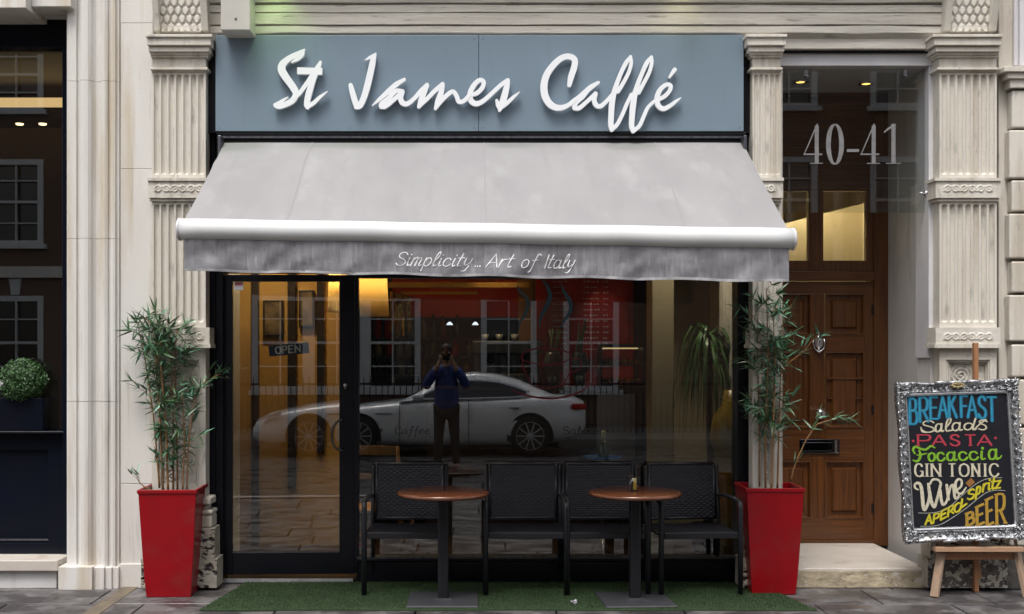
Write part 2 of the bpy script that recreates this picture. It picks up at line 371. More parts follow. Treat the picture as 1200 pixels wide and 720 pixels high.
GL = {
'A': (.7, 'l 0,0 .35,1 .7,0|l .13,.34 .57,.34'), 'B': (.6, 'l 0,0 0,1|s 0,1 .33,1 .5,.9 .5,.65 .33,.53 0,.53|s 0,.53 .38,.53 .58,.4 .58,.13 .38,0 0,0'),
'C': (.64, 's .62,.82 .5,.97 .3,1 .1,.85 .02,.5 .1,.15 .3,0 .5,.03 .64,.2'), 'E': (.52, 'l .5,1 0,1|l 0,1 0,0|l 0,0 .52,0|l 0,.52 .42,.52'),
'F': (.5, 'l .5,1 0,1|l 0,1 0,0|l 0,.52 .42,.52'), 'G': (.68, 's .62,.82 .5,.97 .3,1 .1,.85 .02,.5 .1,.15 .3,0 .5,.03 .64,.18|l .66,0 .66,.42|l .66,.42 .44,.42'),
'I': (.1, 'l .05,0 .05,1'), 'K': (.56, 'l 0,0 0,1|l .5,1 .03,.45|l .18,.6 .56,0'), 'L': (.48, 'l 0,1 0,0|l 0,0 .48,0'),
'N': (.62, 'l 0,0 0,1|l 0,1 .6,0|l .6,0 .6,1'), 'O': (.66, 's .33,1 .08,.85 0,.5 .08,.15 .33,0 .58,.15 .66,.5 .58,.85 .33,1'),
'P': (.56, 'l 0,0 0,1|s 0,1 .35,1 .52,.92 .55,.73 .5,.55 .35,.46 0,.46'), 'R': (.6, 'l 0,0 0,1|s 0,1 .35,1 .52,.92 .55,.73 .5,.55 .35,.46 0,.46|l .25,.46 .6,0'),
'S': (.55, 's .52,.84 .4,.98 .22,1 .05,.88 .05,.68 .2,.56 .4,.46 .54,.32 .52,.12 .36,0 .15,.02 0,.17'),
'T': (.64, 'l 0,1 .64,1|l .32,1 .32,0'), 'W': (.84, 'l 0,1 .2,0|l .2,0 .42,.8|l .42,.8 .64,0|l .64,0 .84,1'),
'a': (.56, 's .42,.5 .3,.62 .12,.58 .02,.35 .06,.08 .22,0 .38,.14 .43,.4|s .45,.62 .43,.2 .48,.02 .6,.08'),
'c': (.46, 's .42,.5 .28,.62 .1,.56 .01,.32 .08,.08 .24,0 .4,.08 .48,.2'),
'd': (.6, 's .42,.5 .3,.62 .12,.58 .02,.35 .06,.08 .22,0 .38,.14 .45,.4|s .58,1.08 .5,.5 .46,.15 .52,0 .64,.08'),
'e': (.46, 's .04,.32 .25,.36 .42,.46 .36,.6 .22,.63 .06,.5 .01,.28 .1,.05 .28,0 .46,.14'),
'f': (.42, 's .55,.95 .45,1.05 .33,.95 .25,.5 .18,-.1 .1,-.3 0,-.3|l .08,.55 .45,.6'),
'i': (.2, 's .08,.6 .06,.2 .1,.02 .22,.08|d .12,.85'), 'l': (.24, 's .05,.3 .22,.7 .26,1 .18,1.08 .09,.8 .05,.3 .1,.02 .24,.08'),
'm': (.66, 's 0,0 .06,.6|s .04,.4 .2,.62 .3,.58 .27,0|s .28,.4 .44,.62 .54,.56 .5,.15 .56,0 .66,.08'),
'n': (.5, 's 0,0 .05,.6|s .03,.4 .2,.62 .34,.56 .32,.15 .38,0 .5,.08'), 'o': (.5, 's .24,.62 .06,.5 0,.3 .08,.06 .24,0 .42,.12 .46,.32 .4,.54 .24,.62'),
'p': (.48, 's .06,.62 .03,.2 0,-.35|s .05,.4 .2,.62 .38,.56 .44,.32 .34,.06 .18,0 .04,.12'), 'r': (.36, 's 0,0 .05,.6|s .04,.38 .16,.58 .36,.6'),
's': (.38, 's .36,.52 .22,.63 .06,.55 .1,.4 .28,.28 .34,.1 .2,0 .02,.06'), 't': (.34, 's .2,.98 .1,.3 .12,.02 .3,.06|l 0,.64 .36,.66'),
'u': (.5, 's .03,.62 .01,.2 .1,0 .26,.04 .38,.3|s .4,.62 .38,.1 .5,.02'), 'v': (.4, 'l 0,.62 .2,0|l .2,0 .4,.62'),
'y': (.48, 's .05,.62 .04,.25 .16,.1 .36,.3|s .44,.62 .36,.1 .2,-.3 .02,-.32'), 'z': (.42, 'l .02,.6 .4,.6|l .4,.6 0,0|l 0,0 .42,0'),
'.': (.2, 'd .08,.05'), ' ': (.35, ''), 'h': (.5, 's .02,0 .08,1.05|s .03,.4 .2,.62 .34,.56 .32,.15 .38,0 .5,.08'),
}
def glyph(ch, warp, wv, wh, serif=0, slant=0):
    """glyph strokes through warp(u, v)->(px, py); wv / wh: width of upright / level strokes, px"""
    out = []
    for st in GL[ch][1].split('|'):
        if not st: continue
        k, *pts = st.split(' '); P = [tuple(map(float, q.split(','))) for q in pts]
        Q = [warp(u + slant * v, v) for u, v in P]
        if k == 'd': out.append(np.array([(Q[0][0], Q[0][1], wv * 1.25)])); continue
        if k == 's':
            a = smooth([(q[0], q[1], 1) for q in Q], 6)
        else: a = np.array([(q[0], q[1], 1) for q in Q], float)
        wid = []
        for i in range(len(a)):
            d = a[min(i + 1, len(a) - 1)] - a[max(i - 1, 0)]; L_ = math.hypot(d[0], d[1]) + 1e-9
            wid.append(wh + (wv - wh) * abs(d[1]) / L_ if not (serif and ch in 'AN' and d[0] * d[1] < 0) else wh)
        if k == 'l' and serif:
            for i in range(len(a) - 1):
                wd = wh + (wv - wh) * abs(a[i + 1][1] - a[i][1]) / (math.hypot(a[i + 1][0] - a[i][0], a[i + 1][1] - a[i][1]) + 1e-9)
                if ch == 'A' and a[i + 1][1] < a[i][1] and len(a) > 2: wd *= .75
                out.append(('box', a[i][0], a[i][1], a[i + 1][0], a[i + 1][1], wd))
            for e, o_ in ((0, -1), (-1, 0)):
                if abs(a[0][1] - a[-1][1]) > abs(a[0][0] - a[-1][0]) * .8 and P[e][1] in (0, 1):
                    out.append(('box', a[e][0] - wd / 2 - serif, a[e][1], a[e][0] + wd / 2 + serif, a[e][1], max(wh * .6, .5)))
        else:
            a[:, 2] = wid; out.append(a)
    return out
def text_strokes(txt, x0, x1, ybase, cap, wv, wh, serif=0, slant=0, track=.14, slope=0.0):
    tot = sum(GL[c][0] for c in txt) + track * (len(txt) - 1)
    k = (x1 - x0) / tot; u = 0; out = []
    for c in txt:
        wf = lambda a, b, u=u: (x0 + (u + a) * k, ybase + ((u + a) * k) * slope - b * cap)
        if slant: out += glyph(c, wf, wv, wh, serif, slant)
        else: out += glyph(c, wf, wv, wh, serif)
        u += GL[c][0] + track
    return out
def zs(s, ox, oy, sc):                                        # "x,y,w x,y,w" measured on an enlargement -> photo pixels
    return smooth([(float(a) / sc + ox, float(b) / sc + oy, float(c) / sc) for a, b, c in (q.split(',') for q in s.split(' '))], 6)

# ------------------------------------------------------------------ ground
road = MB().box(-22, 22, -13.7, -4.9, -.3, -.12).build('road', pmat('wet_asphalt', (.045, .045, .047), (.03, .03, .033), ns=(3, 3, 3), rough=.5, rough2=.2, bump=.003, bs=(90, 90, 90)), kind='structure')
MB().box(-40, 40, -40, 30, -1.2, -.31).build('ground', pmat('earth', (.09, .085, .08), (.06, .06, .055), rough=.9), kind='structure')
mk = MB()
for y in (-5.2, -5.5): mk.box(-22, 22, y - .07, y + .07, -.12, -.114)
tag(mk.build('double_yellow_line', pmat('yellow_road_paint', (.75, .52, .04), (.55, .40, .05), ns=(12, 12, 12), rough=.6)), 'pair of yellow lines painted along the edge of the road', 'road marking')
M['slab'] = pmat('york_slab', (.115, .108, .108), (.075, .071, .072), ns=(5, 5, 5), lo=.4, hi=.6, rough=.62, rough2=.3, bump=.003, bs=(30, 30, 30), rand=.13,
                 layers=[((.23, .22, .22), (9, 4, 9), .56, .7, .6), ((.035, .03, .032), (3.2, 4.2, 3), .48, .54, .8), ((.12, .08, .045), (2.2, 6, 2), .6, .72, .5), ((.33, .32, .31), (38, 38, 38), .73, .76, .6), ((.03, .028, .03), (24, 24, 24), .70, .74, .6)])
pav = MB().box(-22, 22, -4.74, .34, -.3, -.035).build('pavement', pmat('joint_mortar', (.07, .065, .06), (.06, .055, .05), ns=(20, 20, 20), rough=.9, bump=.003), kind='structure')
rnd = random.Random(5)
slabmeshes = []
for k in range(5):
    wd = (.60, .75, .9, .68, .82)[k]
    b = MB(); b.box(0, wd - .012, 0, .44, -.03, 0)
    me = b.mesh('slab'); me.materials.append(M['slab']); slabmeshes.append((wd, me))
for r_ in range(11):
    y = .36 - (r_ + 1) * .452; x = -6.2 + rnd.random() * .5
    while x < 6.4:
        wd, me = rnd.choice(slabmeshes)
        o = link_mesh('slab', me, pav); o.location = (x, y, rnd.uniform(-.003, .003)); o.rotation_euler = (rnd.uniform(-.003, .003), rnd.uniform(-.003, .003), 0)
        m_ = o.modifiers.new('bevel', 'BEVEL'); m_.width = .004; m_.segments = 1
        x += wd
drn = MB()                                                     # worn stone gutter crossing the pavement beside the red planter
for k in range(9):
    y0 = .0 - k * .5; drn.box(-2.47, -2.36, y0 - .49, y0, -.03, .004)
drn.build('gutter_stone', pmat('stained_gutter_stone', (.16, .125, .08), (.10, .08, .06), ns=(12, 6, 6), rough=.45, bump=.004, bs=(30, 30, 30)), pav, bevel=.004)
kerb = MB().box(-22, 22, -4.745, -4.9, -.3, -.14).build('kerb', M['slab'], kind='structure')
kme = MB().box(0, .9, -4.9, -4.75, -.2, .002).mesh('kerbstone'); kme.materials.append(pmat('granite', (.3, .29, .29), (.22, .21, .21), ns=(40, 40, 40), rough=.6, rand=.1))
for k in range(16):
    o = link_mesh('kerbstone', kme, kerb); o.location = (-7.2 + k * .91, 0, 0)
MB().box(-22, 22, -17, -13.7, -.3, 0).build('far_pavement', pmat('far_paving', (.19, .185, .18), (.15, .145, .14), ns=(2, 2, 2), rough=.5), kind='structure')

# ------------------------------------------------------------------ building with the cafe in it
def bl(label=None): return label
bld = empty('terrace_building', (0, 0, 0), 'pale stone terrace front with fluted pilasters on each side of the blue cafe sign', 'building')
UP = 3.0
# plain walls
pt = MB()
pt.box(X(130), X(180), .012, 1.2, 0, 4.6)
wallp = pt.build('wall', M['stone_pale'], bld)
for a_, c_ in ((-60, 27), (27.4, 198), (198.4, 383), (383.4, 567), (567.5, 661)):
    MB().pbox(141.5, a_, 179, c_, .0, .03).build('stone_block', M['stone_pale'], wallp, bevel=.0025)
MB().box(-6.5, 6.5, .25, .6, 4.35, 9.5).box(X(1172) , 6.5, .02, 1.2, 0, 4.7).box(-6.5, X(80), .06, .6, 4.16, 4.35).build('upper_wall', M['stone'], bld)
# entablature: moulding runs along the front
def entab(name, px0, px1, extra):
    pr = [(0.3, 49), (.0, 49)] + extra + [(-.05, 42), (-.056, 41), (-.056, 33.3), (-.04, 32.9), (-.04, 32.1), (-.064, 31.6), (-.066, 19), (-.058, 18.7), (-.058, 18.1), (-.070, 17.7), (-.072, 9.6), (-.052, 9.1), (-.052, 7.6),
          (-.085, 6.8), (-.09, 1), (-.10, 0), (-.13, -6), (-.16, -12), (-.16, -30), (-.24, -44), (-.30, -52), (-.30, -66), (.3, -66)]
    b = MB(); P = [(y, Z(py)) for y, py in pr]
    n = max(2, int((px1 - px0) / 14)); xs = np.linspace(X(px0), X(px1), n + 1)
    V = []; Fc = []
    for i, x in enumerate(xs):
        for j, (y, z) in enumerate(P):
            dz = (VN1(x * 3.1, j * .4) - .5) * .006 * (1 if 0 < j < len(P) - 6 else 0); dy = (VN2(x * 4, j * 2.3) - .5) * .008
            V.append((x, y + float(dy), z + float(dz)))
    L_ = len(P)
    for i in range(n):
        for j in range(L_ - 1): Fc.append((i * L_ + j, i * L_ + j + 1, (i + 1) * L_ + j + 1, (i + 1) * L_ + j))
    Fc.append(tuple(range(L_))); Fc.append(tuple((n * L_ + j) for j in range(L_))[::-1])
    b.add(V, Fc); return b.build(name, M['stone_cornice'], bld)
entab('entablature', 247, 1110, [])
MB().pbox(879, 45.5, 1098, 57.5, -.02, .3).build('door_head_fascia', M['stone_cornice'], bld, bevel=.004)
MB().pbox(905, 57.5, 1098, 62, .02, .3).build('lead_flashing', M['black_matt'], bld)
# consoles with fish scales
def console(px0, px1, x_in0, x_in1, name='console'):
    b = MB(); x0, x1 = X(x_in0, -.1), X(x_in1, -.1); zb, zt = Z(37, -.1), Z(-70, -.1)
    def f(gx, gz):
        wd, hh = .052, .056
        v = (gz - zb) / hh; row = np.floor(v); cv = v - row; cu = (gx - x0) / wd + (row % 2) * .5; cu = cu - np.floor(cu) - .5
        ins = np.abs(cu) < .5 * np.sqrt(np.clip(cv * 1.35, 0, 1))
        up = .016 * (1 - cv * .55) * (1 - (cu * 1.3) ** 2)
        low = .012 * (1 - cv) * .2 - .012
        g = np.where(ins, up, low)
        leaf = np.abs(np.sin((gx - x0) * 70)) * .02 * np.clip(1 - (gz - zb) / .06, 0, 1)
        return np.maximum(g, leaf) + (gz - zb) * .12
    relief(b, x0, x1, zb, zt, 64, 90, f, -.085, .1)
    o = b.build(name, M['stone'], bld)
    s = MB()
    for a, c in ((px0, x_in0), (x_in1, px1)):
        xa, xb = X(a, -.12), X(c, -.12)
        s.add([(xa, -.12, zb), (xb, -.12, zb), (xb, -.28, zt), (xa, -.28, zt), (xa, .1, zb), (xb, .1, zb), (xb, .1, zt), (xa, .1, zt)],
              [(0, 1, 2, 3), (4, 7, 6, 5), (0, 3, 7, 4), (1, 5, 6, 2), (0, 4, 5, 1), (3, 2, 6, 7)])
    s.build('scroll_edge', M['stone'], o, bevel=.004)
console(180, 244, 187, 236); console(1107, 1168, 1114, 1160)
# pilasters
def fluted(mb, x0, x1, z0, z1, n, yf, yb):
    wd = (x1 - x0); fw = wd / (n + .28); r = fw * .385
    us = []
    for k in range(n):
        c = x0 + fw * (.64 + k)
        us += [c + r * math.sin(t) for t in np.linspace(-math.pi / 2, math.pi / 2, 9)] + [c - r - .0015, c + r + .0015]
    us = sorted(set([x0, x1] + us))
    zs_ = sorted(set([z0, z1] + [z0 + .035 + r * (1 - math.cos(t)) for t in np.linspace(0, math.pi / 2, 6)] + [z1 - .02 - r * (1 - math.cos(t)) for t in np.linspace(0, math.pi / 2, 6)] + list(np.linspace(z0 + .1, z1 - .1, 8))))
    def f(gx, gz):
        k = np.clip(np.floor((gx - x0) / fw - .14), 0, n - 1); c = x0 + fw * (.64 + k)
        dx = (gx - c); lo_, hi_ = z0 + .035 + r, z1 - .02 - r
        dz = np.where(gz < lo_, lo_ - gz, np.where(gz > hi_, gz - hi_, 0)); d = np.hypot(dx, dz)
        return -np.sqrt(np.clip(r * r - d * d, 0, None)) * 1.15 + (VN1(gx * 30, gz * 6) - .5) * .0015
    relief(mb, x0, x1, z0, z1, 0, 0, f, yf, yb, smooth=False, xs=us, zs=zs_)
def carved(mb, x0, x1, z0, z1, yf, yb):
    zc = (z0 + z1) / 2; p = .058; n = max(2, int((x1 - x0) / p) - 1); xs0 = (x0 + x1) / 2 - (n - 1) * p / 2
    def f(gx, gz):
        k = np.clip(np.round((gx - xs0) / p), 0, n - 1); d = np.hypot(gx - xs0 - k * p, gz - zc - .002)
        ring = np.exp(-((d - .02) / .006) ** 2) * .007 + np.exp(-(d / .007) ** 2) * .007
        link = np.exp(-((gz - zc - .016 * np.sin((gx - xs0) / p * math.pi)) / .005) ** 2) * .006
        link = np.where(np.abs(gx - (x0 + x1) / 2) < n * p / 2, link, 0)
        return np.maximum(ring, link) + (VN1(gx * 60, gz * 60, 2) - .5) * .002
    relief(mb, x0, x1, z0 + .0, z1, 90, 30, f, yf, yb)
def pilaster(xc, hw, nfl, base_top, label=None, wide=1.0, base=True):
    """xc, hw in photo pixels at the shaft's front face"""
    yf = -.07
    p = MB(); A, B = xc - hw, xc + hw
    e = lambda d: (A - d, B + d)
    for (ya, yb_, d, yy) in ((38, 41.5, 7.5, -.165), (41.5, 51, 6, -.15), (51, 53.5, 3.5, -.125), (53.5, 58.5, 4.2, -.13), (58.5, 62, 2.5, -.11), (62, 65, 1.6, -.095), (65, 77, .0, -.075), (77, 80, 2.2, -.10), (80, 82.5, .6, -.08)):
        a, b = e(d); p.pbox(a, ya + 2, b, yb_ + 2, yy, .06)
    cap = p.build('pilaster', M['stone'], bld, bevel=.0035, label=label)
    s = MB(); fluted(s, X(A, yf), X(B, yf), Z(211, yf), Z(84, yf), nfl, yf, .05); s.build('fluted_shaft', M['stone'], cap)
    c = MB(); a, b = e(4.5 * wide)
    carved(c, X(a, -.1), X(b, -.1), Z(232, -.1), Z(211, -.1), -.1, .05)
    c.pbox(a - 1, 208.5, b + 1, 212, -.112, .05); c.pbox(a + 2, 231, b - 2, 236, -.085, .05); c.build('carved_band', M['stone'], cap)
    s = MB(); fluted(s, X(A, yf), X(B, yf), Z(384, yf), Z(236, yf), nfl, yf, .05); s.build('fluted_shaft', M['stone'], cap)
    c = MB(); carved(c, X(a, -.1), X(b, -.1), Z(406, -.1), Z(384, -.1), -.1, .05)
    c.pbox(a - 1, 403.5, b + 1, 408, -.112, .05); c.build('carved_band', M['stone'], cap)
    # panel with frame and foliage relief
    f = MB(); zt, zb = 410, 583; w1, w2 = 5, 9
    f.pbox(A, 408, A + w1 + 3, 583, yf, .05); f.pbox(B - w1 - 3, 408, B, 583, yf, .05)
    f.pbox(A + w1 + 3, 408, B - w1 - 3, 422, yf - .001, .05); f.pbox(A + w1 + 3, 572, B - w1 - 3, 583, yf - .001, .05)
    i0, i1, j0, j1 = A + w1 + 3, B - w1 - 3, 422, 572
    for k, (d, yy) in enumerate(((0, yf + .012), (2.5, yf + .03))):
        f.pbox(i0 + d, j0 + d, i0 + d + 2.4, j1 - d, yy, .05); f.pbox(i1 - d - 2.4, j0 + d, i1 - d, j1 - d, yy, .05)
        f.pbox(i0 + d + 2.4, j0 + d, i1 - d - 2.4, j0 + d + 2.4, yy, .05); f.pbox(i0 + d + 2.4, j1 - d - 2.4, i1 - d - 2.4, j1 - d, yy, .05)
    f.build('panel_frame', M['stone'], cap, bevel=.0025)
    r_ = MB(); yo = -.02; x0, x1, z0, z1 = X(i0 + 3, yo), X(i1 - 3, yo), Z(j1 - 3, yo), Z(j0 + 3, yo)
    xm = (x0 + x1) / 2; wd = x1 - x0
    def ff(gx, gz):
        h = np.zeros_like(gx)
        for k in range(7):
            cz = z0 + .07 + k * (z1 - z0 - .1) / 6.5; cx = xm + (wd * .2) * (1 if k % 2 else -1)
            rr = np.hypot(gx - cx, gz - cz); th = np.arctan2(gz - cz, (gx - cx) * (1 if k % 2 else -1))
            sp = rr / .026 - th / (2 * math.pi); sp = sp - np.floor(sp) - .5
            h = np.maximum(h, np.exp(-(sp / .2) ** 2) * .016 * np.clip(1.35 - rr / (wd * .33), 0, 1))
            lobes = np.cos(th * 5 + k) * .5 + .5
            h = np.maximum(h, .012 * lobes * np.exp(-((rr - wd * .3) / .02) ** 2))
        h = np.maximum(h, .012 * np.exp(-((gx - xm - .02 * np.sin((gz - z0) * 18)) / .008) ** 2))
        return h + (VN2(gx * 80, gz * 80, 2) - .5) * .006
    relief(r_, x0, x1, z0, z1, 54, 170, ff, yo, .05); r_.build('foliage_relief', M['stone'], cap)
    if base:
        q = MB()
        for (ya, yb_, d, yy) in ((583, 592.5, 6, -.12), (592.7, 598, 2, -.085), (598.2, 604, 7.5, -.125), (604.2, 619, 7, -.118)):
            aa, bb = e(d); q.pbox(aa, ya, bb, yb_, yy, .06)
        q.build('base_moulding', M['stone'], cap, bevel=.017, seg=4)
        g = MB()
        ya = base_top
        aa, bb = e(10); chips = {}
        def fc(gx, gz):
            n_ = VN1(gx * 30 + xc, gz * 34, 4, .62); edge = np.minimum(np.minimum(gx - gx.min(), gx.max() - gx), .2)
            m_ = np.clip((n_ - .56 - edge * .25 + .05 * np.exp(-(gz / .18) ** 2)) * 18, 0, 1)
            chips['c'] = m_; return -m_ * .014 + (VN2(gx * 40, gz * 40, 3) - .5) * .006
        zz0 = Z(668, -.13)
        for (p0, p1, yy, sd) in ((619.5, 655, -.135, 0), (655.6, 689.2, -.15, 3)):
            relief(g, X(aa - sd, yy), X(bb + sd, yy), max(0, Z(p1, yy)), Z(p0, yy), 70, 60, fc, yy, .05)
            cc = chips['c'].ravel(); g_c = getattr(g, 'cc', []); g.cc = g_c + list(cc) + [0] * (len(g.v) - len(g_c) - len(cc))
        o = g.build('base_block', M['stone_chip'], cap, fix=False)
        at = o.data.attributes.new('chip', 'FLOAT', 'POINT'); at.data.foreach_set('value', [float(c) for c in g.cc])
    return cap
pilaster(209.5, 31.5, 7, 606, 'fluted pilaster left of the cafe sign')
pilaster(1134.5, 33.5, 7, 606, 'fluted pilaster right of the wooden door')
pilaster(898.5, 16.5, 5, 606, 'narrow fluted pilaster between cafe and wooden door', wide=.6)
# wall pieces behind the pilasters
MB().pbox(176, 80, 243, 700, .045, 1.2).build('pilaster_backing', M['stone'], bld)
MB().pbox(884, 80, 917, 700, .04, 1.2).build('pilaster_backing', M['stone'], bld)
# moulded jamb left of it
prof = [(78, .25), (79.5, -.02), (82, -.03), (91, -.03), (92, -.012), (93.5, -.012), (95, -.035), (98, -.052), (102, -.058), (106, -.055), (109, -.04), (110.5, -.02), (113, -.006), (117, -.004), (119, -.012),
        (120, -.03), (122, -.042), (125, -.045), (128, -.036), (129, -.018), (131, -.018), (131.8, -.03), (134, -.034), (136.5, -.03), (137.5, -.008), (140, -.006), (141, .05), (141, .25)]
j = MB()
for a_, c_ in ((664, 470.5), (470, 280.4), (280, 96.4), (96, -60)): j.extz([(X(a, 0), b) for a, b in prof], Z(a_), Z(c_))
jo = j.build('moulded_jamb', M['stone_pale'], bld)
pl = MB(); pl.pbox(68, 664.5, 108, 692, -.10, .25).pbox(108.5, 665, 122, 692, -.075, .25).pbox(122.4, 665, 131, 692, -.055, .25).pbox(131.4, 664.6, 139, 692, -.04, .25)
pl.pbox(139.3, 661, 166, 692, -.014, .25)
pl.build('plinth_block', M['stone_pale'], jo, bevel=.005)
# rusticated neighbour on the right
jr = MB()
rus = [(106, 150), (152.5, 209), (211.5, 248), (250.5, 303), (306.5, 343), (346, 400), (404, 442), (445, 498), (502, 560), (563, 640)]
nb = empty('neighbouring_house', (0, 0, 0), 'pale stone house edge with deep cut block joints at far right', 'building')
for k, (a, b) in enumerate(rus):
    m_ = MB(); off = 0 if k % 2 else 3
    m_.box(X(1183 + off, -.06), 6.4, -.06, .018, Z(b, -.06), Z(a, -.06)); m_.build('stone_block', M['stone'], nb, bevel=.012, seg=3)
m_ = MB()
m_.box(X(1177, -.12), 6.4, -.12, .018, Z(84, -.12), Z(78, -.12)).box(X(1181, -.10), 6.4, -.10, .018, Z(92, -.1), Z(84.4, -.1)).box(X(1184, -.08), 6.4, -.08, .018, Z(103, -.08), Z(92.4, -.08))
m_.build('string_course', M['stone'], nb, bevel=.004)
MB().box(X(1177, -.1), 6.4, -.10, .018, 0, Z(641, -.1)).build('plinth', M['stone_dark'], nb, bevel=.01)
MB().box(X(1196, -.05), 6.4, -.04, .018, Z(77, -.05), 4.7).box(X(1189, -.02), X(1196, -.05), -.015, .018, Z(77, -.02), 4.7).build('upper_frame', M['white_paint'], nb, bevel=.004)
# ------------------------------------------------------------------ plinth behind the chalk board, door recess
MB().pbox(1099, 655, 1176, 689.5, -.15, .05).build('plinth', M['stone_dark'], bld, bevel=.008)
XJ = 3.335
rec = MB(); rec.box(XJ, XJ + .35, .02, 1.25, 0, 4.1); rec.build('recess_wall', M['render_grey'], bld)
MB().box(X(917), X(917) - .12, .05, 1.25, 0, 4.1).build('recess_wall', M['render_grey'], bld)
MB().box(X(917), XJ, .2, 1.6, 3.745, 3.95).build('recess_ceiling', M['white_paint'], bld)
for px_, py_ in ((938, 95), (1015, 97)):
    l = MB(); z = 3.745; y = (z - H) * F / (VY - py_) - D; x = X(px_, y)
    l.lathe([(.06, 0), (.062, -.012), (.045, -.016), (.04, -.004)], (x, y, z), 20)
    t = l.build('downlight', M['chrome'], bld)
    MB().lathe([(.03, -.006), (.032, -.01), (.01, -.012)], (x, y, z), 16).build('bulb', pmat('warm_bulb', (1, .7, .3), emit=(1, .55, .12), estr=2.2), t)
stp = MB()
stp.box(X(905), X(1087, -.03), -.03, 1.3, .006, .135); so = stp.build('doorstep', M['sill'], bld, bevel=.006, seg=3)
sf = MB(); relief(sf, X(903, -.034), X(1086, -.034), .002, .118, 90, 18, lambda gx, gz: (VN1(gx * 14, gz * 22, 4) - .6) * .012, -.034, .0); sf.build('riser', M['step_front'], so)
# white frame round the overdoor glass
wf = MB(); wf.pbox(905, 62.5, 1098, 77.2, .04, .30).pbox(1088.5, 77.4, 1097.5, 420, .05, .30); wf.build('white_frame', M['white_paint'], bld, bevel=.004)
wf2 = MB().pbox(1090.5, 420, 1100, 655, .055, .3).build('jamb_strip', M['render_grey'], bld, bevel=.004)
og = empty('overdoor_glass', (X(1000, .12), .12, Z(250, .12)), 'clear glass pane with large house numbers hanging over the doorway', 'glass pane', )
MB().pbox(912, 77.6, 1088, 249.5, .12, .13).build('pane', M['glass_clear'], og)
for px_ in (944, 1060):
    b = MB(); b.box(X(px_ - 2, .12), X(px_ + 2, .12), .105, .145, Z(90, .12), Z(77.5, .12)); b.tube([(X(px_, .1), .112, Z(88, .1)), (X(px_ + 4, .1), .106, Z(89, .1))], .004, 6); b.build('glass_clip', M['chrome'], og)
b = MB(); b.lathe([(.02, 0), (.02, -.03), (.012, -.04)], (X(1086, .1), .12, Z(227, .1)), 14, 'y').tube([(X(1086, .1), .12, Z(227, .1)), (X(1079, .1), .11, Z(226, .1))], .006, 6); b.build('glass_clip', M['chrome'], og)
def nz(v): return [(float(a), float(b_), float(c)) for a, b_, c in (q.split(',') for q in v.split(' '))]
M['number'] = pmat('silver_leaf_number', (.27, .262, .265), (.21, .205, .21), ns=(12, 12, 30), rough=.4, metal=.2)
def ncv(a): a = np.array(a, float); a[:, 0] = a[:, 0] / 8.571 + 930; a[:, 1] = a[:, 1] / 8.571 + 130; a[:, 2] *= .8 / 8.571; return a
def nbox(x0, y0, x1, y1, w_): return ('box', x0 / 8.571 + 930, y0 / 8.571 + 130, x1 / 8.571 + 930, y1 / 8.571 + 130, w_ * .8 / 8.571)
def four(dx): return [ncv(nz('%g,135,16 %g,435,11' % (238 + dx, 108 + dx))), nbox(100 + dx, 437, 288 + dx, 437, 19), nbox(233 + dx, 150, 233 + dx, 530, 50), ncv(nz('%g,133,6 %g,185,46' % (241 + dx, 235 + dx))), nbox(165 + dx, 528, 295 + dx, 528, 11)]
zero = []
for i in range(49):
    t = 2 * math.pi * i / 48; zero.append((416 + 66 * math.cos(t), 336 + 198 * math.sin(t), 12 + 48 * abs(math.cos(t)) ** .8))
one = [ncv(nz('915,212,20 960,175,24 1005,150,30')), nbox(1004, 135, 1004, 530, 52), nbox(928, 528, 1080, 528, 11), ncv(nz('990,140,22 1020,140,22'))]
for s_ in (four(0), [ncv(zero)], [nbox(535, 399, 658, 399, 36)], four(572), one):
    b = MB(); letter_mesh(b, s_, .22, lambda a, c: (X(a, .115), Z(c, .115)), .1155, .1198); b.build('numeral', M['number'], og)

# ------------------------------------------------------------------ wooden front door
YD = 1.09
fd = MB()
fd.pbox(872, 100, 890, 640, YD - .02, YD + .2).pbox(1024.5, 100, 1041.5, 640, YD - .02, YD + .2)
door = fd.build('front_door', M['door_wood'], bld, bevel=.004, label='brown panelled wooden front door')
MB().pbox(890, 318, 1024.5, 329, YD - .035, YD + .1).build('transom_bar', M['door_wood_h'], door, bevel=.003)
hh = MB(); hh.pbox(890, 100, 1024.5, 112, YD - .02, YD + .1).pbox(890, 112, 1024.5, 222, YD + .02, YD + .1)
hh.pbox(890, 119, 1024.5, 122, YD - .005, YD + .02).pbox(890, 148, 1024.5, 151.5, YD - .0, YD + .02).pbox(890, 170, 1024.5, 173, YD - .0, YD + .02).pbox(890, 190, 1024.5, 194, YD - .0, YD + .02)
hh.pbox(890, 212, 1024.5, 221.5, YD - .01, YD + .02)
hh.build('transom_board', M['door_wood_h'], door, bevel=.003)
fa = MB(); fa.pbox(890, 222, 899, 318, YD, YD + .06).pbox(947.5, 222, 965, 318, YD, YD + .06).pbox(1015.5, 222, 1024.4, 318, YD, YD + .06)
fa.pbox(899, 305.5, 947.5, 318, YD + .001, YD + .06).pbox(965, 305.5, 1015.5, 318, YD + .001, YD + .06).pbox(899, 222, 947.5, 224, YD + .001, YD + .06).pbox(965, 222, 1015.5, 224, YD + .001, YD + .06)
fa.build('fanlight_frame', M['door_wood'], door, bevel=.003)
for a, c in ((899, 947.5), (965, 1015.5)):
    MB().pbox(a, 224, c, 305.5, YD + .03, YD + .036).build('fanlight_pane', M['glass_clear'], door)
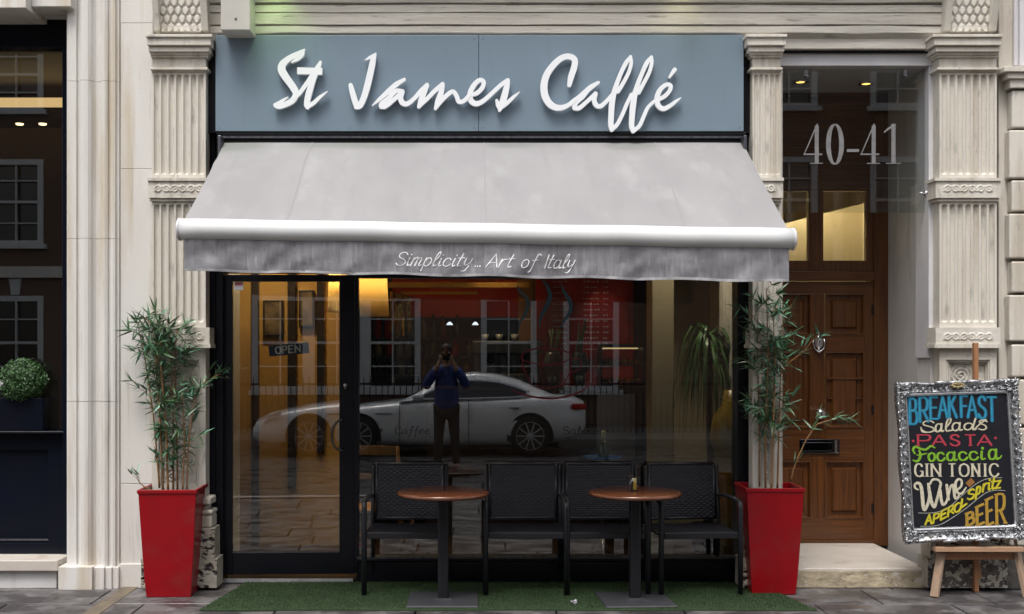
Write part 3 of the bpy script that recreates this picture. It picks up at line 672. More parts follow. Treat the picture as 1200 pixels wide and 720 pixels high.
# hall behind the fanlight: warm wall, sloping lit soffit
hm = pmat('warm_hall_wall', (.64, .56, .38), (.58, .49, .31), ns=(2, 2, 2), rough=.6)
hall = MB(); hall.box(2.2, 3.7, 2.6, 2.65, 0, 4.0); hall.box(2.2, 3.7, 1.3, 2.6, 3.9, 3.95).box(3.65, 3.7, 1.3, 2.6, 0, 3.9).box(2.16, 2.2, 1.3, 2.6, 0, 3.9); hall.build('hall_wall', hm, bld)
yy_ = 2.0
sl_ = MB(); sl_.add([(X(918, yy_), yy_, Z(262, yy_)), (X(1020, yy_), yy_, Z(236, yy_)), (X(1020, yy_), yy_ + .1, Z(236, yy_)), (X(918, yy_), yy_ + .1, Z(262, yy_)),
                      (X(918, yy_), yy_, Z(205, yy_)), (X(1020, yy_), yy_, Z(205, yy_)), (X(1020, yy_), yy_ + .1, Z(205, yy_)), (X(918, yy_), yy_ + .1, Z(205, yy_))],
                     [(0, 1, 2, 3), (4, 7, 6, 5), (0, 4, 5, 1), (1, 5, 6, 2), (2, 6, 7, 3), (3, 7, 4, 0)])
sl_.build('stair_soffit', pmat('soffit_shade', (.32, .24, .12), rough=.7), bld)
ll = bpy.data.lights.new('hall_light', 'POINT'); ll.energy = 48; ll.color = (1, .86, .60); ll.shadow_soft_size = .07
lo = bpy.data.objects.new('hall_light', ll); COL.objects.link(lo); lo.location = (3.05, 2.38, 3.25); lo.parent = bld
MB().ball((3.05, 2.38, 3.25), .06).tube([(3.05, 2.38, 3.28), (3.05, 2.38, 3.9)], .006, 6).build('hall_lamp', pmat('hall_bulb', (1, .9, .7), emit=(1, .75, .4), estr=4), bld).visible_shadow = True
# leaf: stiles, rails, raised panels
lf = MB(); y0 = YD
lf.pbox(890.5, 330.5, 903, 638, y0, y0 + .055).pbox(1013, 330.5, 1024, 638, y0, y0 + .055).pbox(950.5, 344, 966.5, 608, y0, y0 + .055)
leaf = lf.build('door_leaf', M['door_wood'], door, bevel=.003)
for a, c in ((330.5, 344), (393, 412), (502, 540), (608, 638)):
    for p0, p1 in (((903, 1013),) if a in (330.5, 608) else ((903, 950.5), (966.5, 1013))):
        MB().pbox(p0, a, p1, c, y0 - .001, y0 + .055).build('rail', M['door_wood_h'], door, bevel=.003)
def panel(a, b_, c, d):
    m_ = MB(); ym, yr = y0 + .026, y0 + .006
    q = lambda k, y: [(X(a + k, y0), y, Z(d - k, y0)), (X(c - k, y0), y, Z(d - k, y0)), (X(c - k, y0), y, Z(b_ + k, y0)), (X(a + k, y0), y, Z(b_ + k, y0))]
    r0, r1, r2, r3, r4 = q(0, y0 - .006), q(1.6, y0 - .008), q(3.2, ym), q(7.5, ym), q(10, yr)
    V = r0 + r1 + r2 + r3 + r4; Fc = []
    for k in range(4):
        for i in range(4): Fc.append((k * 4 + i, k * 4 + (i + 1) % 4, k * 4 + 4 + (i + 1) % 4, k * 4 + 4 + i))
    Fc.append((16, 17, 18, 19)); m_.add(V, Fc); return m_.build('door_panel', M['door_wood'], door)
for (b_, d) in ((344, 393), (412, 502), (540, 608)):
    panel(903, b_, 950.5, d); panel(966.5, b_, 1013, d)
MB().pbox(966.6, 442, 1012.9, 444.5, y0 - .004, y0 + .02).pbox(966.6, 466, 1012.9, 467.6, y0 + .004, y0 + .03).build('panel_bead', M['door_wood_h'], door)
# knocker, knob, letter box
k_ = MB(); kx, kz = X(959.5, y0 - .03), lambda p: Z(p, y0 - .03)
k_.lathe([(.004, 0), (.012, .012), (.02, .016), (.012, .024), (.006, .05), (.011, .058), (.004, .07)], (kx, y0 - .02, kz(398)), 14)
k_.lathe([(.005, -.115), (.012, -.10), (.034, -.075), (.040, -.045), (.037, -.03), (.042, -.026), (.042, -.014), (.02, -.006), (.008, .0)], (kx, y0 - .022, kz(395)), 20)
k_.tube([(kx - .04, y0 - .03, kz(396)), (kx - .047, y0 - .035, kz(402)), (kx - .036, y0 - .04, kz(409)), (kx, y0 - .045, kz(413)), (kx + .036, y0 - .04, kz(409)), (kx + .047, y0 - .035, kz(402)), (kx + .04, y0 - .03, kz(396))], .006, 8)
k_.box(kx - .01, kx + .01, y0 - .03, y0, kz(412), kz(390)); k_.build('door_knocker', M['chrome'], door)
k_ = MB(); k_.lathe([(.016, .0), (.014, -.03), (.03, -.04), (.042, -.055), (.044, -.07), (.036, -.085), (.018, -.094), (.004, -.096)], (X(961, y0 - .05), y0, Z(485, y0 - .05)), 24, 'y'); k_.build('door_knob', M['chrome'], door)
k_ = MB(); k_.pbox(937, 515, 984, 532, y0 - .012, y0).pbox(940, 518.5, 976, 529, y0 - .022, y0 - .012); lb = k_.build('letter_box', pmat('dark_chrome', (.08, .08, .09), rough=.15, metal=1), door, bevel=.004)
k_ = MB(); k_.pbox(978, 516, 981, 531, y0 - .02, y0 - .012).pbox(938, 530, 983, 531.5, y0 - .016, y0 - .012); k_.build('letter_box_trim', M['chrome'], lb)
for p_ in (358, 475, 590): MB().pbox(1021.5, p_, 1024.2, p_ + 11, y0 - .008, y0).build('hinge', M['black_matt'], door)
MB().box(X(890, YD), X(1024, YD), YD - .03, YD + .05, .136, .16).build('threshold', M['door_wood_h'], door, bevel=.004)
MB().box(2.2, 3.65, 1.3, 2.6, -.02, .12).build('hall_floor', M['floor_wood'], bld)

# ------------------------------------------------------------------ sign
YS = -.06
sg = empty('cafe_sign', (X(561, YS), YS, Z(155, YS)), 'long blue grey fascia sign with raised white handwritten cafe name', 'sign')
for a, c in ((252.5, 560.8), (561.3, 871.5)):
    MB().pbox(a, 41.5, c, 154, YS, .2).build('sign_panel', M['sign'], sg, bevel=.003)
MB().pbox(243.5, 41, 884, 156, YS + .07, .25).build('sign_backing', M['black'], sg)
for px_, py_ in ((257, 46), (257, 150), (556, 46), (556, 150), (566, 46), (566, 150), (867, 46), (867, 150), (410, 150), (720, 150)):
    MB().lathe([(.004, -.0015), (.004, .002)], (X(px_, YS), YS, Z(py_, YS)), 10, 'y').build('screw', M['dim_steel'], sg)
z1 = (310, 45, 7.5); z2 = (420, 45, 6); z3 = (620, 50, 6.316)
YL = YS - .05
LET = {
 'S': (z1, ['352,98,14 325,125,52 268,150,56 205,185,60 158,230,74 150,275,80 178,330,78 218,385,74 256,440,72 276,490,64 248,545,60 190,578,58 130,600,52 95,595,34', '350,100,14 330,150,36 285,185,38 238,212,16', '205,518,10 170,540,26 120,575,44 92,585,36']),
 't': (z1, ['box 286,286 508,292 60', '492,208,26 468,262,56 430,350,60 402,440,64 380,520,62 372,585,60 380,612,34', '262,530,34 310,480,42 360,412,42 415,330,42', '375,600,48 430,570,42 490,515,34 553,468,9']),
 'J': (z1, ['978,130,12 958,175,52 944,240,64 924,330,66 900,430,66 872,520,62 838,590,62 805,605,46', '884,192,10 925,170,34 968,148,36', '756,412,44 768,460,54 785,520,60 800,570,60 812,604,48']),
 'a': (z2, ['98,473,8 145,432,30 205,378,40 265,325,42 322,290,28', '160,478,34 165,462,44 215,418,40 262,372,38 310,372,32', '160,480,38 190,478,38 240,440,34 300,385,36', '308,378,38 296,420,44 312,455,44 345,460,38 392,424,34 440,370,36 480,335,40']),
 'm': (z2, ['482,328,34 462,380,44 442,430,46 424,484,28', '428,478,30 478,430,34 535,372,36 590,326,38', '592,322,34 582,380,44 560,440,46 542,494,28', '548,484,30 592,430,36 640,386,36 668,376,34 690,405,36 706,445,38 742,440,34 782,398,32']),
 'e': (z2, ['780,400,30 832,385,36 872,345,36 880,305,34 852,294,36 812,330,40 786,385,44 790,435,46 825,460,44 872,444,38 930,395,34 1000,330,34 1048,296,34']),
 's': (z2, ['1050,296,36 1042,345,48 1028,400,54 1012,455,54 992,506,26', '972,436,22 984,470,40 996,495,34', '996,492,34 1045,455,34 1092,412,26 1133,378,8']),
 'C': (z3, ['298,316,36 312,250,54 332,190,54 338,130,50 300,104,50 242,114,50 182,165,54 130,240,58 110,325,62 122,405,62 162,462,58 220,484,50 285,466,38 340,422,34']),
 'a.': (z3, ['512,296,28 455,332,44 395,385,44 340,428,38', '335,470,42 352,440,40 400,400,36 450,360,0 ', '338,484,42 372,484,38 425,440,34 488,382,36', '492,378,38 482,425,42 498,464,42 530,470,38 572,435,34 612,390,32']),
 'f': (z3, ['752,104,26 718,150,38 685,215,36 655,290,38 630,370,44 614,450,50 608,540,48 606,610,46 612,644,38', '750,104,26 756,150,30 740,215,32 700,295,34 658,362,36', '612,644,38 652,606,34 690,535,32 724,455,32 758,385,32']),
 'f.': (z3, ['906,108,28 872,150,38 842,215,36 808,300,38 784,380,46 770,460,52 762,550,48 760,620,44 770,656,36', '904,108,28 908,150,30 890,220,32 852,295,34 812,370,36', '770,656,36 818,615,34 850,545,32 880,480,30 925,436,28']),
 'e.': (z3, ['918,440,26 965,418,34 1010,392,36 1044,350,34 1046,316,34 1014,312,34 970,350,40 948,410,44 955,462,46 992,490,42 1040,470,36 1085,436,28 1124,408,8', '1078,200,36 1040,256,20']),
}
for k, (zc_, ss) in LET.items():
    st = []
    for s_ in ss:
        if s_.startswith('box'):
            _, p, q, w_ = s_.split(' '); p = list(map(float, p.split(','))); q = list(map(float, q.split(',')))
            st.append(('box', p[0] / zc_[2] + zc_[0], p[1] / zc_[2] + zc_[1], q[0] / zc_[2] + zc_[0], q[1] / zc_[2] + zc_[1], float(w_) / zc_[2]))
        else: st.append(zs(s_.strip(), *zc_))
    for s_ in st:
        if not isinstance(s_, tuple): s_[:, 2] *= .86
    dk_ = (len(sg.children) % 3) * .0012
    b = MB(); letter_mesh(b, st, .45, lambda a, c: (X(a, YL), Z(c, YL)), YL - dk_, YL + .028 - dk_, back=True)
    lt = b.build('letter', M['letter'], sg)
    p0 = st[-1][len(st[-1]) // 2] if not isinstance(st[-1], tuple) else st[-1][1:3]
    MB().lathe([(.006, 0), (.006, .03)], (X(p0[0], YL), YL + .02, Z(p0[1], YL)), 8, 'y').build('standoff', M['steel'], lt)
# painted box and real floodlights above the sign
ab = MB(); ab.pbox(258.5, -40, 293, 35.5, -.26, .0); abo = ab.build('alarm_box', pmat('cream_box_paint', (.50, .48, .44), (.46, .44, .40), rough=.5, bump=.0005), bevel=.006)
tag(abo, 'cream painted box fixed to the cornice above the left end of the sign', 'box')
MB().lathe([(.008, -.002), (.008, .002)], (X(276, -.27), -.262, Z(22, -.26)), 10, 'y').build('screw', M['dim_steel'], abo)
for (px_, c_, e_) in ((318, (.62, 1, .35), 3.2), (806, (1, .95, .55), 1.6)):
    x, y, z = X(px_, -.3), -.34, Z(-38, -.3)
    f_ = empty('floodlight', (x, y, z), 'small black floodlight on the cornice above the %s of the sign' % ('left part' if px_ < 500 else 'right part'), 'floodlight')
    MB().box(x - .07, x + .07, y - .03, y + .03, z, z + .09).tube([(x, y, z + .06), (x, -.24, z + .1)], .012, 8).build('housing', M['black_matt'], f_)
    l_ = bpy.data.lights.new('flood_lamp', 'SPOT'); l_.energy = e_; l_.color = c_; l_.spot_size = R(95); l_.spot_blend = 1; l_.shadow_soft_size = .05
    lo = bpy.data.objects.new('flood_lamp', l_); COL.objects.link(lo); lo.parent = f_; lo.location = (0, .04, -.02); lo.rotation_euler = (R(24), 0, 0)

# ------------------------------------------------------------------ awning
aw = empty('awning', (X(567), -.1, Z(168)), 'wide pale grey fabric awning stretched out over the cafe front', 'awning')
YA = -1.24
b = MB(); b.pbox(254, 155, 874, 158, -.05, .2); b.pbox(254, 158.5, 874, 163, -.035, .2).pbox(254, 163.2, 874, 167.6, -.02, .2); b.build('cassette', M['black_matt'], aw, bevel=.003)
MB().pbox(256, 159.2, 872, 162, -.042, -.034).build('cassette_trim', M['dim_steel'], aw)
for a, c in ((255, 259), (871.5, 875.5)): MB().pbox(a, 158.5, c, 184, -.13, .1).build('cassette_end', M['dim_steel'], aw, bevel=.006)
xl0, xr0 = X(262), X(871.5); xl1, xr1 = X(211, YA), X(929, YA)
zt0 = Z(168.5); ztl, ztr = Z(257.5, YA), Z(269, YA); rad = .066
zrl, zrr = Z(269, YA), Z(280.5, YA)                            # roll bar centre line
def fab(u, v):                                                # u across, v down the slope
    x = (xl0 + .012) * (1 - u) + (xr0 - .012) * u; x1 = (xl1 + .02) * (1 - u) + (xr1 - .02) * u
    y = -.03 * (1 - v) + (YA + .02) * v
    z = zt0 * (1 - v) + (zrl * (1 - u) + zrr * u + rad * .9) * v
    arm = sum(math.exp(-((u - c) / .06) ** 2) * math.exp(-((v - .45) / .35) ** 2) for c in (.09, .91)) * .012
    sag = .040 * math.sin(math.pi * v ** .6) * max(0, math.sin(math.pi * u)) ** .35 - .012 * math.sin(math.pi * v) - .006 * math.sin(math.pi * v) * math.sin(u * math.pi * 6)
    wr = (float(VN1(u * 22, v * 3, 3)) - .5) * .012 * math.sin(math.pi * v) + .010 * math.exp(-((v - .30 - .03 * math.sin(u * 5)) / .05) ** 2)
    return (x * (1 - v) + x1 * v, y, z + sag + arm + wr)
nu, nv = 120, 26; b = MB()
V = [fab(i / nu, j / nv) for j in range(nv + 1) for i in range(nu + 1)]
V2 = [(x, y, z - .003) for x, y, z in V]; n_ = len(V)
Fc = [(j * (nu + 1) + i, (j + 1) * (nu + 1) + i, (j + 1) * (nu + 1) + i + 1, j * (nu + 1) + i + 1) for j in range(nv) for i in range(nu)]
b.add(V, Fc, True)
M['fabric'] = pmat('awning_fabric', (.282, .274, .280), (.250, .242, .249), ns=(3, 1.2, 1.2), rough=.85, bump=.0006, bs=(300, 90, 90), sheen=.1,
                   layers=[((.22, .215, .215), (11, 1.6, 1.6), .56, .75, .5), ((.34, .335, .34), (5, 2.5, 2.5), .55, .7, .45)], attr=('dirt', (.15, .16, .145)))
M['valance'] = pmat('dirty_valance', (.25, .247, .265), (.18, .178, .195), ns=(22, 22, 4), rough=.9, bump=.0008, bs=(160, 160, 30),
                   layers=[((.11, .11, .125), (70, 70, 3.5), .56, .75, .6), ((.42, .42, .44), (34, 34, 4), .56, .74, .6), ((.09, .09, .10), (6, 6, 6), .48, .66, .6), ((.34, .34, .37), (4, 4, 7), .56, .68, .5)])
co = b.build('canopy', M['fabric'], aw, fix=False)
at = co.data.attributes.new('dirt', 'FLOAT', 'POINT'); at.data.foreach_set('value', [min(.62, max(0, float(VN2((i / nu) * 9, 1.3, 2)) - .38) * 3.2 * math.exp(-(((j / nv) - .07) / .055) ** 2) + .22 * max(0, float(VN1(i / nu * 30 + 3, j / nv * 5, 3)) - .5)) for j in range(nv + 1) for i in range(nu + 1)])
seamm = pmat('seam_tape', (.265, .255, .26), rough=.85)
for u in (.17, .5, .83):
    for side in (0,):
        q = [fab(u + d, v / 20) for v in range(21) for d in (-.0016, .0016)]
        sm_ = MB(); sm_.add([(x, y, z + .0025) for x, y, z in q], [(2 * i, 2 * i + 2, 2 * i + 3, 2 * i + 1) for i in range(20)], True); sm_.build('seam', seamm, aw)
rb = MB(); n = 28
rb.tube([(xl1 + (xr1 - xl1) * k / n, YA, zrl + (zrr - zrl) * k / n + .0015 * math.sin(k)) for k in range(n + 1)], rad, 24); rbo = rb.build('front_roll', pmat('white_front_bar', (.70, .71, .72), (.62, .63, .64), ns=(3, 3, 3), rough=.35, bump=.0003, bs=(20, 4, 4)), aw)
for x, z, s_ in ((xl1, zrl, -1), (xr1, zrr, 1)):
    MB().lathe([(rad + .002, -.005), (rad + .003, .006), (rad - .01, .014)] if s_ > 0 else [(rad - .01, -.014), (rad + .003, -.006), (rad + .002, .005)], (x, YA, z), 24, 'x').build('end_cap', M['white_paint'], rbo)
YV = YA - .03
xv0, xv1 = X(216, YV), X(924.5, YV)
def val(u, v):
    x = xv0 + (xv1 - xv0) * u
    zt_ = zrl + (zrr - zrl) * u - rad * .55; zb_ = Z(318, YV) * (1 - u) + Z(331, YV) * u
    zb_ += .004 * math.sin(u * 40)
    return (x, YV + (.008 * math.sin(u * 34) + .006 * math.sin(u * 11 + 1)) * v + (float(VN2(u * 34 + v * 2.5, v * 2.2, 3)) - .5) * .030 * math.sin(min(1, v * 1.2) * 1.57), zt_ * (1 - v) + zb_ * v)
b = MB(); nu, nv = 200, 8; V = [val(i / nu, j / nv) for j in range(nv + 1) for i in range(nu + 1)]
b.add(V, [(j * (nu + 1) + i, (j + 1) * (nu + 1) + i, (j + 1) * (nu + 1) + i + 1, j * (nu + 1) + i + 1) for j in range(nv) for i in range(nu)], True)
b.add([(x, y + .003, z) for x, y, z in V], [(j * (nu + 1) + i, j * (nu + 1) + i + 1, (j + 1) * (nu + 1) + i + 1, (j + 1) * (nu + 1) + i) for j in range(nv) for i in range(nu)], True)
vo = b.build('valance', M['valance'], aw, fix=False)
hb = MB(); q = [val(i / 200, v) for i in range(201) for v in (.93, 1.0)]
hb.add([(x, y - .002, z) for x, y, z in q], [(2 * i, 2 * i + 1, 2 * i + 3, 2 * i + 2) for i in range(200)], True); hb.build('hem', pmat('hem_tape', (.36, .36, .37), (.28, .28, .3), ns=(30, 30, 3), rough=.8), vo)
ts = []
for wd_, a, c in (('Simplicity', 66, 520), ('...', 530, 582), ('Art', 596, 760), ('of', 800, 900), ('Italy', 938, 1122)):
    xa, xb = 450 + a / 5, 450 + c / 5; yb_ = 280 + 157 / 5 + (a - 66) / 5 * 12 / 720 * 1.0
    ts += text_strokes(wd_, xa, xb - 3, yb_, 15.5, 1.35, .95, slant=.32, track=.10, slope=12 / 720)
b = MB(); letter_mesh(b, ts, .3, lambda a, c: (X(a, YV), Z(c, YV)), 0, .001)
def vy(v):
    u = (v[0] - xv0) / (xv1 - xv0); zt_ = val(u, 0)[2]; zb_ = val(u, 1)[2]; w_ = (zt_ - v[2]) / (zt_ - zb_); return Vector((v[0], val(u, min(1, max(0, w_)))[1] - .002 + v[1], v[2]))
b.build('lettering', pmat('white_print', (.78, .78, .80), rough=.7), vo, xf=vy, label='white script slogan printed on the valance')
for u, s_ in ((.02, 1), (.98, -1)):                            # folding arms under the cloth
    x0 = xl0 + (xr0 - xl0) * u; am = MB()
    am.bar((x0, -.02, zt0 - .12), (x0 + s_ * .55, -.62, zt0 - .50), .035, .05).bar((x0 + s_ * .55, -.62, zt0 - .50), (x0 + s_ * .12, YA + .02, zrl if u < .5 else zrr), .03, .045)
    am.ball((x0 + s_ * .55, -.62, zt0 - .50), .04); am.build('folding_arm', M['dim_steel'], aw)

# ------------------------------------------------------------------ cafe shopfront
YF, YG = .16, .22
sh = empty('cafe_shopfront', (X(560, YF), YF, 0), 'black framed glass cafe front with glazed door and wide window under the awning', 'shopfront')
b = MB()
b.pbox(243.5, 156, 252, 681, .08, .3).pbox(252.5, 156, 261, 680, .10, .3)        # black casing beside the door
b.pbox(864.5, 156, 884, 680, YF - .04, .3).pbox(252, 166, 884, 320, YF + .02, .3)
b.pbox(415.5, 318, 420, 672, YF + .01, YF + .1)
b.pbox(418, 320, 864.5, 326, YF + .012, YF + .1).pbox(418, 655, 864.5, 658, YF - .01, YF + .12)
b.pbox(418, 658.2, 864.5, 681, YF + .01, YF + .2)
b.build('frame', M['black'], sh, bevel=.003)
MB().pbox(418.5, 653, 864, 655, YF - .005, YF + .1).build('sill_trim', M['dim_steel'], sh)
xw0, xw1 = X(417, YG), X(865, YG)
MB().box(xw0, xw1, YG, YG + .008, Z(656, YG), Z(320, YG)).build('window_pane', M['glass'], sh)
MB().box(X(262, YF), X(416, YF), YF - .03, YF + .15, 0, .02).build('doorstep_plate', M['black_matt'], sh)
MB().box(X(262, YF), X(414, YF), YF - .036, YF - .03, .006, .034).build('threshold', pmat('worn_aluminium', (.42, .42, .43), (.3, .3, .31), ns=(12, 12, 12), rough=.5, metal=.3), sh)
# glazed door, hinged at the left and standing a touch ajar
hx, hy = X(262.5, YF), YF + .02
dr = bpy.data.objects.new('glazed_door', None); COL.objects.link(dr); dr.parent = sh; dr.location = Vector((hx, hy, 0)) - org(sh); dr.rotation_euler = (0, 0, R(DOOR_A := 2.05))
ORG['glazed_door'] = Vector((0, 0, 0))
ORG[dr.name] = Vector((hx, hy, 0)); dr['label'] = 'black framed glass door at the left of the cafe front'
b = MB(); zt_, zb_ = Z(322, YF), .055
b.box(X(262.5, YF), X(272, YF), YF, YF + .045, zb_, zt_).box(X(397, YF), X(415, YF), YF, YF + .045, zb_, zt_)
b.box(X(272, YF), X(397, YF), YF + .001, YF + .044, zb_, Z(647, YF)).box(X(272, YF), X(397, YF), YF + .001, YF + .044, Z(330, YF), zt_)
b.build('door_frame', M['black'], dr, bevel=.003)
MB().box(X(271, YF), X(398, YF), YF + .02, YF + .028, Z(648, YF), Z(329, YF)).build('door_pane', M['glass'], dr)
MB().box(X(272, YF), X(397, YF), YF - .002, YF, Z(648.5, YF), Z(647.4, YF)).build('kick_strip', M['dim_steel'], dr)
b = MB(); hz = lambda p: Z(p, YF - .05)
b.tube([(X(402, YF), YF, hz(494)), (X(400, YF), YF - .05, hz(492)), (X(394, YF), YF - .055, hz(495)), (X(389.5, YF), YF - .055, hz(503)), (X(389, YF), YF - .055, hz(512)), (X(390, YF), YF - .055, hz(520)), (X(395, YF), YF - .055, hz(527)), (X(401, YF), YF - .05, hz(529)), (X(402, YF), YF, hz(527))], .009, 10)
b.build('door_handle', pmat('black_handle', (.02, .02, .022), rough=.12, spec=.8), dr)
MB().lathe([(.012, -.012), (.014, 0)], (X(404, YF), YF, Z(452, YF)), 14, 'y').box(X(403.5, YF), X(404.5, YF), YF - .013, YF, Z(456, YF), Z(451, YF)).build('door_lock', M['steel'], dr)
def sticker(px0, py0, px1, py1, y, parent):
    st = MB().pbox(px0, py0, px1, py1, y, y + .001).build('sticker', pmat('white_sticker', (.55, .57, .62), rough=.6), parent)
    MB().pbox(px0 + 1, py0 + 1, px1 - 1, (py0 + py1) / 2, y - .0006, y - .0001).build('sticker_print', pmat('pink_print', (.6, .2, .25), rough=.6), st)
sticker(274.5, 330.5, 285, 340, YF + .018, dr); sticker(417.5, 636, 425.5, 645, YG - .002, sh)
# decals on the window: cup outline with steam, two words
decr = pmat('dark_red_vinyl', (.16, .012, .02), rough=.5); decb = pmat('teal_vinyl', (.03, .09, .12), rough=.5); deck = pmat('black_vinyl', (.012, .012, .014), rough=.5)
def dec(name, strokes, mat, res=.35):
    b = MB(); letter_mesh(b, strokes, res, lambda a, c: (X(a, YG), Z(c, YG)), YG - .0022, YG - .0006); return b.build(name, mat, sh)
zz = lambda s_: zs(s_, 590, 320, 4.5)
dec('steam_decal', [zz('75,60,4 80,90,12 115,125,16 130,170,18 112,220,16 85,265,12 88,300,4'), zz('205,35,6 235,80,18 245,130,22 220,190,20 195,240,14 192,290,4'), zz('305,60,4 320,100,16 350,150,22 352,200,18 325,245,14 300,290,4')], decb)
dec('cup_decal', [zz('85,450,3 120,415,6 200,398,9 300,405,9 350,425,5'), zz('90,455,3 150,475,6 240,485,8 320,470,7 355,445,3'), zz('145,590,3 190,606,6 260,604,6 330,580,3'), zz('40,612,4 100,640,9 200,660,11 300,658,11 400,630,9 440,600,6 448,570,4'), zz('100,420,4 105,500,7 150,590,5'), zz('355,430,4 350,520,6 310,600,5'), zz('360,450,4 400,455,6 405,500,6 350,530,5')], decr)
dec('word_decal', text_strokes('Coffee', 463, 503, 509, 8.5, .8, .55, track=.16), deck); dec('word_decal', text_strokes('Salads', 660, 704, 509, 8.5, .8, .55, track=.16), deck)
for px_ in (447, 520, 538, 690 + 22): dec('dot_decal', [np.array([(px_, 504.5, 3)])], deck)
# open board hanging inside the door glass
ob = empty('open_sign', (X(338, YG + .12), YG + .12, Z(410, YG)), 'small dark board reading open hanging tilted behind the door glass', 'sign')
b = MB(); yo = YG + .12; cx, cz = X(339, yo), Z(409.5, yo); a_ = R(5)
def rot(v): dx, dz = v[0] - cx, v[2] - cz; return Vector((cx + dx * math.cos(a_) - dz * math.sin(a_), v[1], cz + dx * math.sin(a_) + dz * math.cos(a_)))
b.pbox(315, 403, 362, 416, yo, yo + .012); b.build('board', pmat('navy_board', (.02, .025, .05), rough=.5), ob, xf=rot, bevel=.002)
b = MB(); letter_mesh(b, text_strokes('O', 323, 329, 413.5, 8, 1.7, 1.2) + text_strokes('P', 331, 336, 413.5, 8, 1.7, 1.2) + text_strokes('E', 338.5, 343.5, 413.5, 8, 1.7, 1.2) + text_strokes('N', 346, 352, 413.5, 8, 1.7, 1.2), .25, lambda a, c: (X(a, yo), Z(c, yo)), yo - .002, yo - .0002)
b.build('lettering', pmat('cream_print', (.6, .55, .45), rough=.6), ob, xf=rot)
MB().tube([(X(320, yo), yo, Z(405, yo)), (X(339, yo), yo, Z(385, yo)), (X(358, yo), yo, Z(400, yo))], .0015, 5).tube([(X(339, yo), yo, Z(385, yo)), (X(339, yo), yo, Z(330, yo))], .0015, 5).build('cord', M['black_matt'], ob)
# ------------------------------------------------------------------ dark shopfront on the left
ls = empty('dark_shopfront', (X(20), .2, 0), 'black panelled shopfront with large dark window at the far left', 'shopfront')
XL = -6.0
b = MB()
b.box(XL, X(79), .20, .34, Z(55, .2), Z(13, .2)).box(X(74.5, .2), X(80, .2), .17, .34, Z(654), Z(55.2, .2))
b.box(XL, X(74.3, .2), .12, .5, Z(509, .12), Z(505.5, .12)); b.build('frame', M['black_shop'], ls, bevel=.004)
b = MB(); b.box(XL, X(74.5, .2), .22, .32, Z(654, .2), Z(509.3, .12)); b.build('stall_riser', M['black_shop'], ls)
b = MB(); x1 = X(74.3, .2)
for a0, a1 in ((XL, -4.75), (-4.73, X(74.3, .19))):
    b.box(a1 - .11, a1, .19, .22, Z(653, .2), Z(510, .12)); b.box(a0, a1 - .11, .191, .22, Z(653, .2), Z(636, .2)); b.box(a0, a1 - .11, .191, .22, Z(527, .2), Z(510, .12))
    b.box(a0, a0 + .1, .1905, .22, Z(636, .2), Z(527, .2))
b.build('riser_frame', M['black_shop'], ls, bevel=.003)
MB().box(-4.62, X(74.3, .19) - .11, .185, .2, Z(633.5, .2), Z(631.5, .2)).box(XL, X(74, .12), .116, .121, Z(506.8, .12), Z(505.6, .12)).build('riser_moulding', M['dim_steel'], ls, bevel=.001)
MB().box(XL, X(74.5, .3), .30, .308, Z(506, .3), Z(55, .3)).build('window_pane', M['glass'], ls)
b = MB(); b.box(XL, X(72), -.07, .45, Z(667.5), Z(655)); b.build('stone_sill', M['sill'], ls, bevel=.006, seg=3)
MB().box(XL, X(68), -.03, .45, -.02, Z(668)).build('stone_plinth', M['render_grey'], ls, bevel=.004)
b = MB(); b.box(XL, X(43), -.20, .3, Z(9.5, -.2), Z(-40)).box(X(43), X(89), -.10, .3, Z(8, -.1), Z(-40)).box(XL, X(80.5), .06, .3, Z(13.5), Z(8.2)); b.build('lintel', M['stone_pale'], bld, bevel=.005)
# its room: lit cove, downlights, brown back wall
b = MB(); b.box(XL, -2.9, 3.2, 3.25, 0, 4.3).box(-2.95, -2.9, .45, 3.2, 0, 4.3).box(XL - .05, XL, .3, 3.2, 0, 4.3)
b.build('room_wall', pmat('brown_room_wall', (.07, .04, .022), (.05, .03, .018), rough=.6), ls)
MB().box(XL, -2.9, .5, 3.25, -.02, .1).box(XL, -2.9, .45, 3.25, 4.12, 4.16).build('room_floor', M['floor_wood'], ls)
yb = 2.2
b = MB(); b.box(XL, X(76, .3) + .4, yb, yb + .8, Z(82, yb), Z(50, yb)); b.box(XL, -3.0, yb, yb + .4, Z(140, yb), Z(126, yb)); b.build('ceiling_drop', pmat('dark_plaster', (.05, .045, .045), rough=.7), ls)
MB().box(XL, -3.0, yb + .3, yb + .34, Z(127, yb), Z(106, yb)).build('lit_cove', pmat('cove_glow', (.9, .6, .25), emit=(1, .66, .28), estr=.58), ls)
for px_, py_, y in ((5, 62, 1.6), (27, 62, 1.6), (23, 145, 1.9), (50, 145, 1.9)):
    MB().lathe([(.035, 0), (.03, -.012)], (X(px_, y), y, Z(py_, y)), 14).build('downlight', pmat('small_bulb', (1, .8, .5), emit=(1, .75, .4), estr=2), ls)
